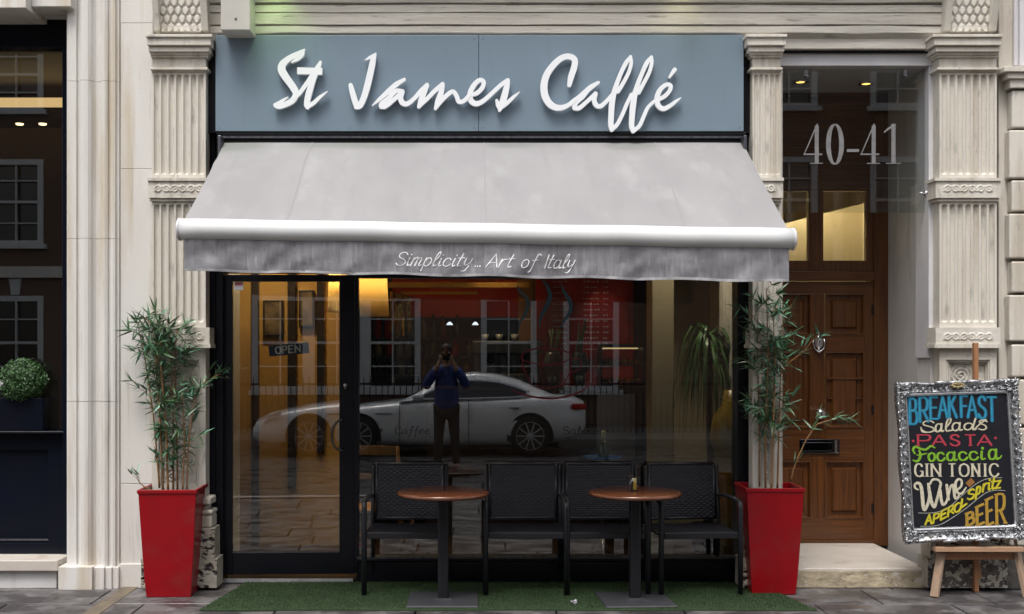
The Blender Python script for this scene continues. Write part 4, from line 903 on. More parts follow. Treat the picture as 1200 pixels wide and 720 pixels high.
# box ball in a black trough on its sill
tb = empty('trough_planter', (X(15), .2, Z(505, .16)), 'black rectangular trough standing on the sill of the dark shop window', 'planter')
b = MB(); zt_, zb_ = Z(467, .14), Z(504.8, .14); xa, xb = -5.0, X(50, .14)
for q in ((xa, xb, .14, .152), (xa, xb, .278, .29)): b.box(q[0], q[1], q[2], q[3], zb_, zt_)
b.box(xa, xa + .012, .153, .277, zb_, zt_).box(xb - .012, xb, .153, .277, zb_, zt_).box(xa + .01, xb - .013, .153, .277, zb_, zb_ + .01)
b.build('trough', M['black_shop'], tb, bevel=.002)
MB().box(xa + .013, xb - .013, .154, .276, zt_ - .04, zt_ - .02).build('soil', pmat('soil', (.03, .02, .012), (.015, .01, .008), rough=.95, bump=.005), tb)
leafm = pmat('box_leaf', (.030, .085, .022), (.055, .13, .035), ns=(30, 30, 30), rough=.5, rand=.2)
def boxball(px_, py_, r, label, seed):
    y = .215; c = Vector((X(px_, y), y, Z(py_, y))); o = empty('box_ball', (c.x, c.y, c.z - r), label, 'plant')
    rn = random.Random(seed); b = MB(); MB().ball(c, r * .8, 16, 10).tube([c, c - Vector((0, 0, r + .03))], .012).build('core', pmat('box_core', (.02, .045, .012), rough=.8), o)
    for _ in range(3800):
        d = Vector((rn.gauss(0, 1), rn.gauss(0, 1), rn.gauss(0, 1))).normalized(); p = c + d * r * (rn.uniform(.80, 1.03) + .04 * math.sin(d.x * 9) * math.sin(d.z * 8 + 1))
        n_ = (d + Vector((rn.gauss(0, .6), rn.gauss(0, .6), rn.gauss(0, .6)))).normalized(); a = n_.orthogonal().normalized(); a.rotate(Matrix.Rotation(rn.random() * 6.28, 3, n_)); q = n_.cross(a)
        L_ = rn.uniform(.008, .014); w_ = L_ * .55; b.add([p - a * L_, p + q * w_ + n_ * .001, p + a * L_, p - q * w_ + n_ * .001], [(0, 1, 2, 3)])
    b.build('foliage', leafm, o, kind='stuff', fix=False)
boxball(27, 447, .165, 'round clipped box bush in the black trough at far left', 3)
boxball(-42, 449, .165, 'second clipped box bush further left in the same trough', 4)
fl = empty('white_flower', (X(-4, .2), .16, Z(468, .16)), 'white flower head at the left edge beside the clipped bush', 'flower')
b = MB(); c = Vector((X(1, .14), .15, Z(450, .14)))
for k in range(16):
    a = k * 2.4; r_ = .012 + .0022 * k; p = c + Vector((math.cos(a) * r_, -.02 + k * .0015, math.sin(a) * r_ * .8)); b.ball(p, .014, 8, 5, (1, .5, .8))
b.build('petal', pmat('white_petal', (.72, .74, .76), rough=.6), fl); MB().tube([c, c + Vector((-.01, .03, -.12))], .003, 6).build('stalk', leafm, fl)

INT = 1.45
# ------------------------------------------------------------------ cafe room behind the glass
rm = empty('cafe_room', (0, 2, .02), 'warm dim cafe interior seen through the glass, red wall and ochre wall', 'room')
def rbox(name, args, mat, **k):
    b = MB()
    for q in args: b.box(*q)
    return b.build(name, mat, rm, **k)
ochre = pmat('ochre_wall', (.50, .29, .07), (.42, .23, .055), ns=(2, 2, 2), rough=.6)
red = pmat('red_wall', (.58, .018, .012), (.48, .014, .010), ns=(2, 2, 2), rough=.5)
beige = pmat('beige_wall', (.34, .29, .19), (.30, .25, .16), ns=(2, 2, 2), rough=.6)
dk = pmat('dark_wood', (.03, .018, .012), (.02, .012, .01), ns=(20, 20, 3), rough=.4)
rbox('floor', [(-2.6, 2.15, .34, 4.3, -.03, .012)], M['floor_wood']); rbox('ceiling', [(-2.6, 2.15, .34, 4.3, 3.0, 3.05)], pmat('room_ceiling', (.30, .25, .2), rough=.8))
yo_ = 1.7
rbox('ochre_wall', [(-2.6, -2.5, .34, 4.3, 0, 3), (-2.5, X(418, yo_), yo_, yo_ + .08, 0, 3.0)], ochre)
rbox('wall_panel', [(X(338, yo_), X(347, yo_), yo_ - .05, yo_, .5, 2.9), (X(296, yo_), X(304, yo_), yo_ - .04, yo_, 0, 2.9), (X(372, yo_), X(380, yo_), yo_ - .03, yo_, .8, 2.9)], dk)
yr = 3.6
rbox('back_wall', [(-2.6, 2.1, yr + .5, yr + .56, 0, 3)], dk)
rbox('red_header', [(X(460, yr), X(612, yr), yr - .02, yr + .1, Z(372, yr), 3)], red)
rbox('red_wall', [(X(628, 2.9), X(742, 2.9), 2.9, 2.98, Z(470, 2.9), 3)], red)
rbox('side_wall', [(2.1, 2.15, .34, 4.3, 0, 3), (X(790, 2.0), 2.1, 2.0, 2.06, 0, 3)], beige)
rbox('beige_column', [(X(764, 1.2), X(790, 1.2), 1.2, 1.5, 0, 3)], beige, bevel=.01)
rbox('post', [(X(608, 2.4), X(624, 2.4), 2.4, 2.5, 0, 3)], pmat('brown_post', (.12, .06, .02), rough=.5))
rbox('ceiling_beam', [(X(455, 2), X(620, 2), 2, 2.1, Z(337, 2), Z(331, 2)), (X(470, 2.6), X(560, 2.6), 2.6, 2.66, Z(345, 2.6), Z(342, 2.6))], ochre)
# counter with glass top and food shelf
ct = empty('cafe_counter', (.6, 2.3, .012), 'dark serving counter across the middle of the cafe room', 'counter')
b = MB(); b.box(X(500, 2.2), X(760, 2.2), 2.2, 2.7, .012, Z(458, 2.2)).box(X(495, 2.2), X(765, 2.2), 2.15, 2.75, Z(458, 2.2), Z(454, 2.2)); b.build('body', dk, ct, bevel=.005)
b = MB(); b.box(X(636, 2.18), X(720, 2.18), 2.3, 2.6, Z(452, 2.2), Z(451, 2.2)).box(X(636, 2.18), X(720, 2.18), 2.3, 2.31, Z(451, 2.2), Z(432, 2.2)); b.build('glass_guard', M['glass_small'], ct)
MB().box(X(700, 2.18), X(744, 2.18), 2.18, 2.199, Z(540, 2.2), Z(462, 2.2)).build('steel_front', M['steel'], ct)
# shelf with bottles at the back
bs = empty('bottle_shelf', (.1, 3.5, .9), 'row of shelves on the back wall under the red header', 'shelf')
b = MB(); y = 3.45
for py_ in (396, 418, 440): b.box(X(435, y), X(600, y), y, y + .3, Z(py_ + 1.2, y), Z(py_, y))
b.build('board', dk, bs)
ORD = ('leftmost', 'second', 'third', 'fourth', 'fifth', 'sixth', 'seventh', 'eighth', 'ninth', 'tenth', 'eleventh')
rn = random.Random(11); cols = [(.03, .06, .02), (.12, .03, .01), (.25, .18, .05), (.3, .02, .02), (.15, .15, .14), (.02, .02, .03)]
bm_ = [pmat('bottle_glass_%s' % n, c, rough=.12, spec=.8) for n, c in zip(('green', 'brown', 'amber', 'red', 'clear', 'black'), cols)]
bmesh_ = []
for k in range(6):
    h = (.30, .28, .24, .31, .26, .29)[k]; b = MB().lathe([(.034, 0), (.037, .01), (.037, h * .55), (.03, h * .68), (.014, h * .78), (.013, h), (.001, h)], (0, 0, 0), 12)
    me = b.mesh('bottle'); me.materials.append(bm_[k]); bmesh_.append(me)
names = ['green', 'brown', 'amber', 'red', 'clear', 'black']
for row, py_ in enumerate((396, 418, 440)):
    for k in range(11 if row else 8):
        q = rn.randrange(6); o = bpy.data.objects.new('bottle', bmesh_[q]); COL.objects.link(o)
        o.location = (X(440 + k * 13.5 + rn.uniform(-3, 3), y), y + .12, Z(py_, y)); o.scale = (1, 1, .62 if row else .8)
        tag(o, '%s bottle, %s on the %s shelf behind the counter' % (names[q], ORD[k] + (' from left' if k else ''), ('top', 'middle', 'lowest')[row]), 'bottle', 'bottles on the shelves behind the counter')
# hatch with bright kitchen light
# coffee machine and a lit pastry cabinet on the counter
cmk = empty('coffee_machine', (X(594, 2.4), 2.4, Z(454, 2.2)), 'dull steel coffee machine on the counter left of the red menu wall', 'coffee machine')
x_, z_ = X(594, 2.4), Z(454, 2.2)
MB().box(x_ - .3, x_ + .3, 2.3, 2.65, z_ + .03, z_ + .12).box(x_ - .3, x_ + .3, 2.45, 2.65, z_ + .12, z_ + .30).box(x_ - .32, x_ + .32, 2.28, 2.66, z_ + .30, z_ + .42).build('body', M['dim_steel'], cmk, bevel=.012)
for q in (-.15, .15): MB().lathe([(.035, 0), (.035, .05), (.02, .07)], (x_ + q, 2.38, z_ + .22), 14).tube([(x_ + q, 2.36, z_ + .24), (x_ + q, 2.2, z_ + .22)], .012, 8).build('filter_holder', M['black_matt'], cmk)
for q in (-.2, -.07, .07, .2): MB().lathe([(.02, 0), (.035, .06), (.033, .06), (.018, .004)], (x_ + q, 2.45, z_ + .42), 12).build('cup', pmat('white_cup', (.35, .34, .32), rough=.3), cmk)
pcb = empty('pastry_cabinet', (X(730, 2.4), 2.4, Z(454, 2.2)), 'small glowing glass cabinet of pastries at the right end of the counter', 'cabinet')
x_ = X(728, 2.4)
MB().box(x_ - .2, x_ + .2, 2.3, 2.6, z_ + .36, z_ + .39).box(x_ - .2, x_ + .2, 2.3, 2.6, z_, z_ + .03).box(x_ - .19, x_ + .19, 2.32, 2.58, z_ + .19, z_ + .20).box(x_ - .2, x_ - .185, 2.3, 2.6, z_ + .03, z_ + .36).box(x_ + .185, x_ + .2, 2.3, 2.6, z_ + .03, z_ + .36).build('casing', dk, pcb, bevel=.003)
MB().box(x_ - .17, x_ + .17, 2.5, 2.52, z_ + .345, z_ + .357).build('strip_lamp', pmat('strip_glow', (1, .8, .5), emit=(1, .72, .32), estr=.45), pcb)
rn = random.Random(8)
for zz_ in (z_ + .03, z_ + .20):
    for q in range(6): MB().ball((x_ - .15 + q * .06, 2.4 + rn.uniform(-.03, .03), zz_ + .025), .028, 10, 6, (1, 1, .8)).build('pastry', pmat('golden_crust', (.6, .33, .10), (.4, .18, .05), ns=(40, 40, 40), rough=.5), pcb)
# framed pictures, a high shelf and string of glasses for depth
for (q0, q1, r0, r1, lab) in ((308, 332, 352, 395, 'small framed picture on the ochre wall behind the door'), (350, 368, 340, 384, 'narrow framed picture on the ochre wall nearer the lampshade')):
    pf_ = empty('picture', (X((q0 + q1) / 2, 1.66), 1.66, Z(r1, 1.66)), lab, 'picture')
    MB().pbox(q0, r0, q1, r1, 1.66, 1.695).build('frame', dk, pf_, bevel=.004); MB().pbox(q0 + 2.5, r0 + 2.5, q1 - 2.5, r1 - 2.5, 1.655, 1.6595).build('print', pmat('brown_print', (.22, .15, .08), (.06, .04, .03), ns=(9, 9, 9), rough=.5), pf_)
for px_, py_ in ((527, 381), (557, 381)):
    MB().lathe([(.034, 0), (.024, .015), (.01, .03)], (X(px_, 3.3), 3.3, Z(py_, 3.3)), 16).build('spot_lamp', pmat('cool_lamp', (1, 1, 1), emit=(.85, .95, 1), estr=.9), rm)
# menu board: red with rows of small white writing (too small to read)
mb_ = empty('menu_board', (X(700, 2.85), 2.85, Z(400, 2.85)), 'red wall menu with rows of tiny white writing lit from above', 'menu')
y = 2.86; MB().pbox(640, 322, 736, 420, y, y + .03).build('panel', pmat('menu_red', (.34, .010, .010), rough=.5), mb_)
b = MB(); rn = random.Random(4)
for r_ in range(13):
    for c0, c1 in ((648, 664), (684, 702), (707, 712)):
        px_ = c0
        while px_ < c1:
            w_ = rn.uniform(.8, 1.8); hh_ = rn.choice((1.2, 1.2, 2)); py_ = 331 + r_ * 6.6; b.pbox(px_, py_ - hh_, px_ + w_ * .7, py_, y - .003, y - .0005); px_ += w_ + (1.6 if rn.random() < .2 else .35)
b.build('writing', pmat('chalk_white', (.75, .7, .66), rough=.8), mb_)
def plight(name, loc, e, col, r, par, spot=None):
    l_ = bpy.data.lights.new(name, 'SPOT' if spot else 'POINT'); l_.energy = e * INT; l_.color = col; l_.shadow_soft_size = r
    if spot: l_.spot_size = R(spot); l_.spot_blend = .8
    o = bpy.data.objects.new(name, l_); COL.objects.link(o); o.parent = par; o.location = Vector(loc) - org(par); return o
sp = empty('ceiling_spotlight', (X(711, 2.5), 2.45, 2.75), 'small spotlight lighting the red menu', 'lamp')
MB().lathe([(.035, -.08), (.04, 0), (.03, .05)], (X(711, 2.5), 2.45, 2.75), 16).tube([(X(711, 2.5), 2.45, 2.8), (X(711, 2.5), 2.45, 3.0)], .008, 6).build('housing', M['black_matt'], sp)
MB().lathe([(.028, -.003), (.028, 0)], (X(711, 2.5), 2.45, 2.668), 14).build('bulb', pmat('spot_bulb', (1, .9, .8), emit=(1, .85, .7), estr=4), sp)
sl2 = plight('spot_light', (X(711, 2.5), 2.45, 2.66), 3.2, (1, .75, .6), .02, sp, 46); sl2.rotation_euler = (R(26), 0, 0)
wl_ = empty('wall_lamp', (X(841, 1.9), 1.95, Z(340, 1.95)), 'tiny warm wall lamp at upper right inside the cafe', 'lamp')
MB().ball((X(841, 1.9), 1.92, Z(336, 1.92)), .03).build('bulb', pmat('wall_bulb', (1, .8, .5), emit=(1, .8, .35), estr=4), wl_); 
dw = empty('added_downlight', (X(300, 1.1), 1.1, 2.99), 'added unseen downlight washing the ochre wall behind the glass door', 'lamp')
MB().lathe([(.05, 0), (.055, -.012), (.04, -.014)], (X(300, 1.1), 1.1, 3.0), 18).build('rim', M['steel'], dw)
plight('added_wall_light', (X(310, 1.1), 1.1, 2.96), 25, (1, .78, .45), .05, dw, 130)  # helper lamp added out of view to brighten the ochre wall
dl = empty('added_downlight', (X(800, .8), .85, 2.99), 'added unseen downlight above the palm, hidden behind the awning', 'lamp')
MB().lathe([(.05, 0), (.055, -.012), (.04, -.014)], (X(800, .8), .85, 3.0), 18).build('rim', M['steel'], dl)
dl2 = plight('added_palm_light', (X(800, .8), .85, 2.97), 22, (1, .85, .62), .03, dl, 95)  # unseen lamp, put in to light the palm and beige column
plight('bulb_light', (X(841, 1.9), 1.75, Z(336, 1.92)), 5.0, (1, .75, .4), .03, wl_)
# pendant shades
shade = shademat('cream_lampshade', (.90, .76, .46), .6)
def pendant(px0, px1, pyt, pyb, y, label, e):
    xc = (X(px0, y) + X(px1, y)) / 2; r1 = (X(px1, y) - X(px0, y)) / 2; zb_, zt_ = Z(pyb, y), Z(pyt, y)
    o = empty('pendant_lamp', (xc, y, zb_), label, 'lamp')
    s = MB().lathe([(r1, 0), (r1 * .82, zt_ - zb_)], (xc, y, zb_), 40); s.f = s.f[:-2]; s.sm = s.sm[:-2]; s.mt = s.mt[:-2]
    s2 = s.build('lamp_shade', shade, o); m_ = s2.modifiers.new('solid', 'SOLIDIFY'); m_.thickness = .004
    MB().tube([(xc, y, zt_ - .02), (xc, y, 3.0)], .004, 6).build('flex', M['black_matt'], o)
    MB().ball((xc, y, zb_ + (zt_ - zb_) * .62), .035).build('bulb', pmat('pendant_bulb', (1, .8, .5), emit=(1, .78, .4), estr=5), o)
    plight('pendant_light', (xc, y, zb_ + (zt_ - zb_) * .62), e * 1.9, (1, .74, .40), .08, o)
pendant(414, 456, 300, 371, 1.0, 'tall cream drum lampshade glowing just right of the cafe door', 12)
pendant(384, 412, 300, 366, .95, 'smaller cream lampshade glowing seen through the cafe door glass', 17)
pendant(560, 600, 270, 318, 2.0, 'lampshade hanging above the cafe counter, mostly hidden by the awning', 9)
# gold strip curtain
gc = empty('gold_strip_curtain', (X(468, 1.5), 1.5, Z(395, 1.5)), 'bunch of shiny gold strips hanging beside the big lampshade', 'decoration')
rn = random.Random(2); b = MB()
for k in range(44):
    x = X(457 + rn.uniform(0, 24), 1.5); y = 1.5 + rn.uniform(-.03, .03); z0 = Z(rn.uniform(362, 394), 1.5); z1_ = Z(341 + (x - X(457, 1.5)) * 40, 1.5); w_ = rn.uniform(.003, .007)
    pts = [(x + rn.uniform(-.006, .006), y + rn.uniform(-.006, .006), z1_ + (z0 - z1_) * t / 5) for t in range(6)]
    for p, q in zip(pts[:-1], pts[1:]): b.add([(p[0] - w_, p[1], p[2]), (p[0] + w_, p[1] + .002, p[2]), (q[0] + w_, q[1] + .002, q[2]), (q[0] - w_, q[1], q[2])], [(0, 1, 2, 3)])
b.build('gold_strip', pmat('gold_foil', (.9, .55, .12), rough=.2, metal=1), gc, kind='stuff', fix=False)
# tall palm-like plant at right
pp = empty('palm_plant', (X(830, .95), .95, .012), 'dark leafy palm in a pot inside the cafe at right', 'plant')
px_, py_ = X(830, .95), .95
rn = random.Random(9); palm = pmat('palm_leaf', (.035, .11, .03), (.06, .15, .045), ns=(8, 8, 8), rough=.4, rand=.25)
MB().lathe([(.11, 0), (.15, .28), (.14, .30)], (px_, py_, .012), 20).build('pot', M['black_matt'], pp)
MB().tube([(px_, py_, .3), (px_ + .02, py_, .8), (px_ - .01, py_, Z(400, .95))], [.04, .03, .025]).build('trunk', pmat('palm_trunk', (.1, .07, .04), rough=.9), pp)
for k in range(150):
    a = rn.random() * 6.28; L_ = rn.uniform(.35, .62); up_ = rn.uniform(.02, .16); z0 = Z(402, .95) + rn.uniform(-.2, .06); pts = []
    for t in np.linspace(0, 1, 6):
        r_ = L_ * .50 * math.sin(t * 1.5); pts.append(Vector((px_ + math.cos(a) * r_, py_ + math.sin(a) * r_ * .8, z0 + up_ * math.sin(t * 2.6) * 1.6 - L_ * 1.05 * t * t)))
    b = MB(); s_ = Vector((-math.sin(a), math.cos(a), 0)); V = []
    for i, p in enumerate(pts): w_ = .012 * (1 - (i / 5.2) ** 2); V += [p - s_ * w_, p + s_ * w_ + Vector((0, 0, .002))]
    b.add(V, [(2 * i, 2 * i + 1, 2 * i + 3, 2 * i + 2) for i in range(5)], True); b.build('leaf', palm, pp, fix=False)
# vases with bulbs on the counter, champagne bottle in blue tray, wooden chairs, yellow vase
for k, (pv, pw, ht, lab) in enumerate(((648, 10, 380, 'left dark vase of tall green stems on the counter'), (679, 11, 372, 'right dark vase of tall green stems on the counter'))):
    y = 1.9; c = (X(pv, y), y, Z(440, y)); o = empty('vase', c, lab, 'vase')
    MB().lathe([(.05, 0), (.08, .07), (.085, .12), (.06, .18), (.055, .2)], c, 20).build('body', pmat('slate_vase', (.03, .04, .05), rough=.3), o)
    rn = random.Random(k); b = MB()
    for q in range(4): b.tube([(c[0] + rn.uniform(-.04, .04), y, c[2] + .18), (c[0] + rn.uniform(-.08, .08), y, Z(ht + rn.uniform(0, 14), y))], [.012, .007], 6)
    b.build('stem', pmat('pale_green_stem', (.12, .17, .08), rough=.6), o)
    MB().tube([(c[0], y, c[2] + .01), (c[0], y, Z(455, y) - .01)], .05, 16).build('foot', pmat('slate_foot', (.03, .04, .05), rough=.4), o)
y = .55; o = empty('champagne_bottle', (X(707, y), y, Z(536, y)), 'champagne bottle with gold neck foil standing in blue tray inside the window', 'bottle')
h_ = Z(505, y) - Z(536, y)
MB().lathe([(.04, 0), (.042, .01), (.042, h_ * .38), (.03, h_ * .5), (.019, h_ * .58)], (X(707, y), y, Z(536, y)), 18).build('body', pmat('green_glass', (.01, .03, .012), rough=.1, spec=.8), o)
MB().lathe([(.0195, h_ * .56), (.0165, h_ * .8), (.018, h_ * .93), (.015, h_), (.002, h_)], (X(707, y), y, Z(536, y)), 18).build('foil', pmat('gold_foil_neck', (.45, .42, .20), rough=.35, metal=.5), o)
MB().lathe([(.025, h_ * .50), (.0205, h_ * .57)], (X(707, y), y, Z(536, y)), 18).build('neck_label', pmat('white_label', (.7, .7, .7), rough=.5), o)
o = empty('blue_tray', (X(706, y), y, Z(536.5, y)), 'shiny blue tray under the champagne bottle', 'tray')
MB().lathe([(.07, -.012), (.145, -.004), (.15, .012), (.14, .008), (.06, -.004), (.001, -.003)], (X(706, y), y, Z(536.5, y)), 28).build('dish', pmat('blue_enamel', (.01, .10, .32), rough=.15, coat=.6), o)
b = MB(); b.tube([(X(706, y), y, Z(536.5, y) - .012), (X(706, y), y, Z(630, y))], .008, 8)
for a in range(3): b.tube([(X(706, y), y, Z(630, y)), (X(706, y) + .13 * math.cos(a * 2.1 + .5), y + .13 * math.sin(a * 2.1 + .5), .02)], .006, 8)
b.build('stand', M['steel'], o)
woodc = pmat('honey_wood', (.42, .20, .05), (.34, .15, .04), ns=(30, 30, 3), rough=.35, coat=.3)
def wchair():
    o = empty('wooden_chair', (0, 0, .012), '', 'chair'); b = MB()
    for s_ in (-1, 1):
        MB().tube([(s_ * .19, .18, .012), (s_ * .19, .19, .45), (s_ * .175, .23, .95)], [.016, .02, .014], 8).build('leg', woodc, o); MB().tube([(s_ * .19, -.18, .012), (s_ * .19, -.18, .44)], [.014, .019], 8).build('leg', woodc, o)
    MB().box(-.22, .22, -.22, .22, .44, .47).build('seat', woodc, o, bevel=.008)
    b.bar((-.18, .225, .92), (.18, .225, .92), .02, .07).bar((-.18, .21, .72), (.18, .21, .72), .018, .04).bar((-.19, -.18, .22), (-.19, .18, .22), .02, .02).bar((.19, -.18, .22), (.19, .18, .22), .02, .02).bar((-.19, .18, .28), (.19, .18, .28), .02, .02)
    b.build('rail', woodc, o); return o
wc = wchair(); wc['label'] = 'honey wood chair just inside the window right of the door'; wc.location = (X(448, .75), .78, .012); wc.rotation_euler = (0, 0, R(170))
y = .7; o = empty('yellow_floor_vase', (X(858, y), y, .012), 'tall bulging yellow vase inside the window beside the right frame', 'vase')
MB().lathe([(.10, .0), (.12, .3), (.10, .7), (.13, .85), (.17, 1.0), (.15, 1.15), (.08, 1.25), (.06, 1.36)], (X(858, y), y, .012), 24).build('body', pmat('mustard_glaze', (.30, .20, .02), (.2, .13, .02), ns=(9, 9, 9), rough=.3), o)

# ------------------------------------------------------------------ turf mat
tm = empty('turf_mat', (X(590), -.3, 0), 'green artificial grass mat under the black chairs and tables', 'grass mat')
x0, x1, ya, yb_ = X(235, -.76), X(957, -.76), -.775, YF - .035
b = MB(); nx_, ny_ = 90, 24; V = []
gx = np.linspace(0, 1, nx_); gy = np.linspace(0, 1, ny_)
def tz(x, y): return .010 + (float(VN1(x * 2.2, y * 3)) - .5) * .006
for j in range(ny_):
    for i in range(nx_):
        y = ya + (yb_ - ya) * gy[j]; xa, xb = x0 + (.12 * gy[j]), x1 - .19 * gy[j]
        x = xa + (xb - xa) * gx[i]; V.append((x, y + (.006 * math.sin(x * 5) if j == 0 else 0), tz(x, y)))
b.add(V, [(j * nx_ + i, j * nx_ + i + 1, (j + 1) * nx_ + i + 1, (j + 1) * nx_ + i) for j in range(ny_ - 1) for i in range(nx_ - 1)], True)
e_ = [V[i] for i in range(nx_)]; b.add(e_ + [(x, y, 0) for x, y, z in e_], [(i, i + 1, nx_ + i + 1, nx_ + i) for i in range(nx_ - 1)])
b.build('backing', pmat('turf_backing', (.016, .034, .012), (.022, .045, .015), ns=(9, 9, 9), rough=.9), tm, fix=False)
rn = np.random.RandomState(3); n = 60000
gyv = rn.rand(n) ** .9; yv = ya + (yb_ - ya) * gyv; xv = (x0 + .12 * gyv) + ((x1 - x0) - .31 * gyv) * rn.rand(n)
clump = VN1(xv * 14, yv * 14, 2); hv = .006 + .012 * rn.rand(n) * (.6 + .8 * clump); an = rn.rand(n) * 6.28; dx = np.cos(an) * .0016; dy = np.sin(an) * .0016; lx = (rn.rand(n) - .5) * .010; ly = (rn.rand(n) - .5) * .010
zb__ = .008 + (VN1(xv * 2.2, yv * 3) - .5) * .006
Vb = np.empty((n * 3, 3)); Vb[0::3] = np.stack([xv - dx, yv - dy, zb__], 1); Vb[1::3] = np.stack([xv + dx, yv + dy, zb__], 1); Vb[2::3] = np.stack([xv + lx, yv + ly, zb__ + hv], 1)
me = bpy.data.meshes.new('blades'); me.vertices.add(n * 3); me.vertices.foreach_set('co', (Vb - np.array(org(tm))).ravel()); me.loops.add(n * 3); me.loops.foreach_set('vertex_index', np.arange(n * 3)); me.polygons.add(n)
me.polygons.foreach_set('loop_start', np.arange(n) * 3); me.update(calc_edges=True); me.validate()
me.materials.append(pmat('turf_blade', (.036, .068, .024), (.024, .044, .016), ns=(3, 3, 3), rough=.7, spec=.12, layers=[((.09, .15, .06), (60, 60, 60), .55, .7, .6)]))
o = link_mesh('blades', me, tm); o['kind'] = 'stuff'

# ------------------------------------------------------------------ woven chairs
rat = pmat('dark_rattan', (.022, .021, .029), (.012, .012, .018), ns=(80, 80, 80), rough=.36, spec=.45); fr_m = pmat('charcoal_frame', (.014, .014, .018), rough=.42, spec=.4)
def weave(w_, h_, nrow, ncol, f):
    """level strands passing over and under upright ones; f(u, v, off) -> point"""
    b = MB()
    for r_ in range(nrow):
        V = []; nseg = ncol * 2
        for i in range(nseg + 1):
            u = i / nseg; off = math.sin(i * math.pi / 2 * 1.0 + 0) if False else (math.cos(math.pi * (i / 2) + r_ * math.pi))
            for dv in (-.42, .42):
                V.append(f(u, (r_ + .5 + dv) / nrow, off * .004))
            V.append(f(u, (r_ + .5) / nrow, off * .004 + .0018))
        b.add(V, [q for i in range(nseg) for q in ((3 * i, 3 * i + 3, 3 * i + 5, 3 * i + 2), (3 * i + 2, 3 * i + 5, 3 * i + 4, 3 * i + 1))], True)
    return b
def chair():
    o = empty('woven_armchair', (0, 0, 0), '', 'chair', 'black woven armchairs against the cafe window')
    bk = lambda u, v, off: Vector(((u - .5) * .475, .215 + .05 * v, .47 + .385 * v)) + Vector((0, -1, .12)) * (off + .012)
    bw = weave(.5, .4, 25, 21, bk)
    q = [bk(u, v, -.006) for u, v in ((0, 0), (1, 0), (1, 1), (0, 1))]; q2 = [p + Vector((0, .018, 0)) for p in q]; bw.frust(q, q2)
    bp = bw.build('backrest', rat, o, fix=False)
    fb = MB(); P = [bk(0, 0, -.004), bk(0, 1, -.004), bk(1, 1, -.004), bk(1, 0, -.004), bk(0, 0, -.004)]
    for p, r_ in zip(P[:-1], P[1:]): fb.tube([p, r_], .011, 8)
    for p in P[:-1]: fb.ball(p, .011, 8, 6)
    fb.build('back_frame', rat, bp)
    st = lambda u, v, off: Vector(((u - .5) * .49, -.235 + .44 * v, .435 - .012 * math.sin(math.pi * u) * math.sin(math.pi * v) + off))
    sw = weave(.49, .44, 26, 20, st); q = [st(u, v, -.012) for u, v in ((0, 0), (1, 0), (1, 1), (0, 1))]; q2 = [p - Vector((0, 0, .02)) for p in q]; sw.frust(q2, q)
    sp_ = sw.build('seat', rat, o, fix=False)
    MB().box(-.255, .255, -.26, -.236, .395, .438).box(-.255, .255, .206, .22, .395, .43).box(-.262, -.246, -.236, .206, .395, .43).box(.246, .262, -.236, .206, .395, .43).build('seat_frame', fr_m, o, bevel=.004)
    for s_ in (-1, 1):
        x = s_ * .275
        MB().tube([(x, -.25, .012), (x, -.25, .60), (x, -.24, .632), (x, -.215, .645)], .019, 10, flat=.8).build('leg', fr_m, o)
        MB().tube([(x, -.22, .645), (x, -.05, .65), (x, .13, .645), (x * .97, .235, .63)], [.019, .022, .02, .017], 10, flat=.6).build('armrest', rat, o)
        MB().tube([(x * .97, .27, .012), (x * .97, .215, .44), (x * .95, .262, .845)], .014, 10).build('leg', fr_m, o)
        MB().tube([(x, -.25, .42), (x * .97, .215, .42)], .010, 8).build('side_rail', fr_m, o)
    return o
ch0 = chair()
chairs = [(427, 'woven armchair nearest the glass door, left of the first round table', -1), (569, 'woven armchair between the two round tables, its whole back clear of them', 0),
          (665, 'woven armchair just left of and behind the second round table', 0), (771, 'rightmost woven armchair, beside the right red planter', 5)]
for k, (pl_, lab, rz) in enumerate(chairs):
    c = ch0 if k == 0 else tree_copy(ch0)
    c.location = (X(pl_, -.36) + .275, -.085, 0); c.rotation_euler = (0, 0, R(rz)); c['label'] = lab

# ------------------------------------------------------------------ tables
def table():
    o = empty('round_table', (0, 0, 0), '', 'table', 'round wooden tables outside the cafe')
    MB().lathe([(.285, .705), (.305, .712), (.308, .722), (.305, .732), (.296, .736), (.001, .736)], (0, 0, 0), 64).build('tabletop', M['table_wood'], o)
    pc = MB(); r_ = .036; pf = []
    for sx, sy in ((1, 1), (-1, 1), (-1, -1), (1, -1)):
        for t in ((0, 1, 2) if sx * sy > 0 else (2, 1, 0)):
            a = t * math.pi / 4; pf.append((sx * (.024 + .012 * math.cos(a)), sy * (.024 + .012 * math.sin(a))))
    pc.extz(pf, .030, .70); pc.build('pedestal', M['black_matt'], o)
    b = MB(); h = .235; b.frust([(-h, -h, .012), (h, -h, .012), (h, h, .012), (-h, h, .012)], [(-h + .006, -h + .006, .022), (h - .006, -h + .006, .022), (h - .006, h - .006, .022), (-h + .006, h - .006, .022)])
    b.frust([(-.07, -.07, .022), (.07, -.07, .022), (.07, .07, .022), (-.07, .07, .022)], [(-.042, -.042, .032), (.042, -.042, .032), (.042, .042, .032), (-.042, .042, .032)])
    b.build('base_plate', pmat('slate_base', (.035, .036, .042), (.025, .025, .031), ns=(14, 14, 14), rough=.6, bump=.001), o, bevel=.002)
    MB().box(-.2, .2, -.02, .02, .69, .7045).box(-.02, .02, -.2, .2, .6905, .7042).build('bracket', M['black_matt'], o); return o
t0 = table(); t0.location = (X(519.5, -.47), -.49, 0); t0['label'] = 'empty round wooden table in front of the leftmost black chairs'
t1 = tree_copy(t0); t1.location = (X(743.5, -.47), -.49, 0); t1['label'] = 'round wooden table with a small glass and yellow packet on it'; t1.rotation_euler = (0, 0, R(3))
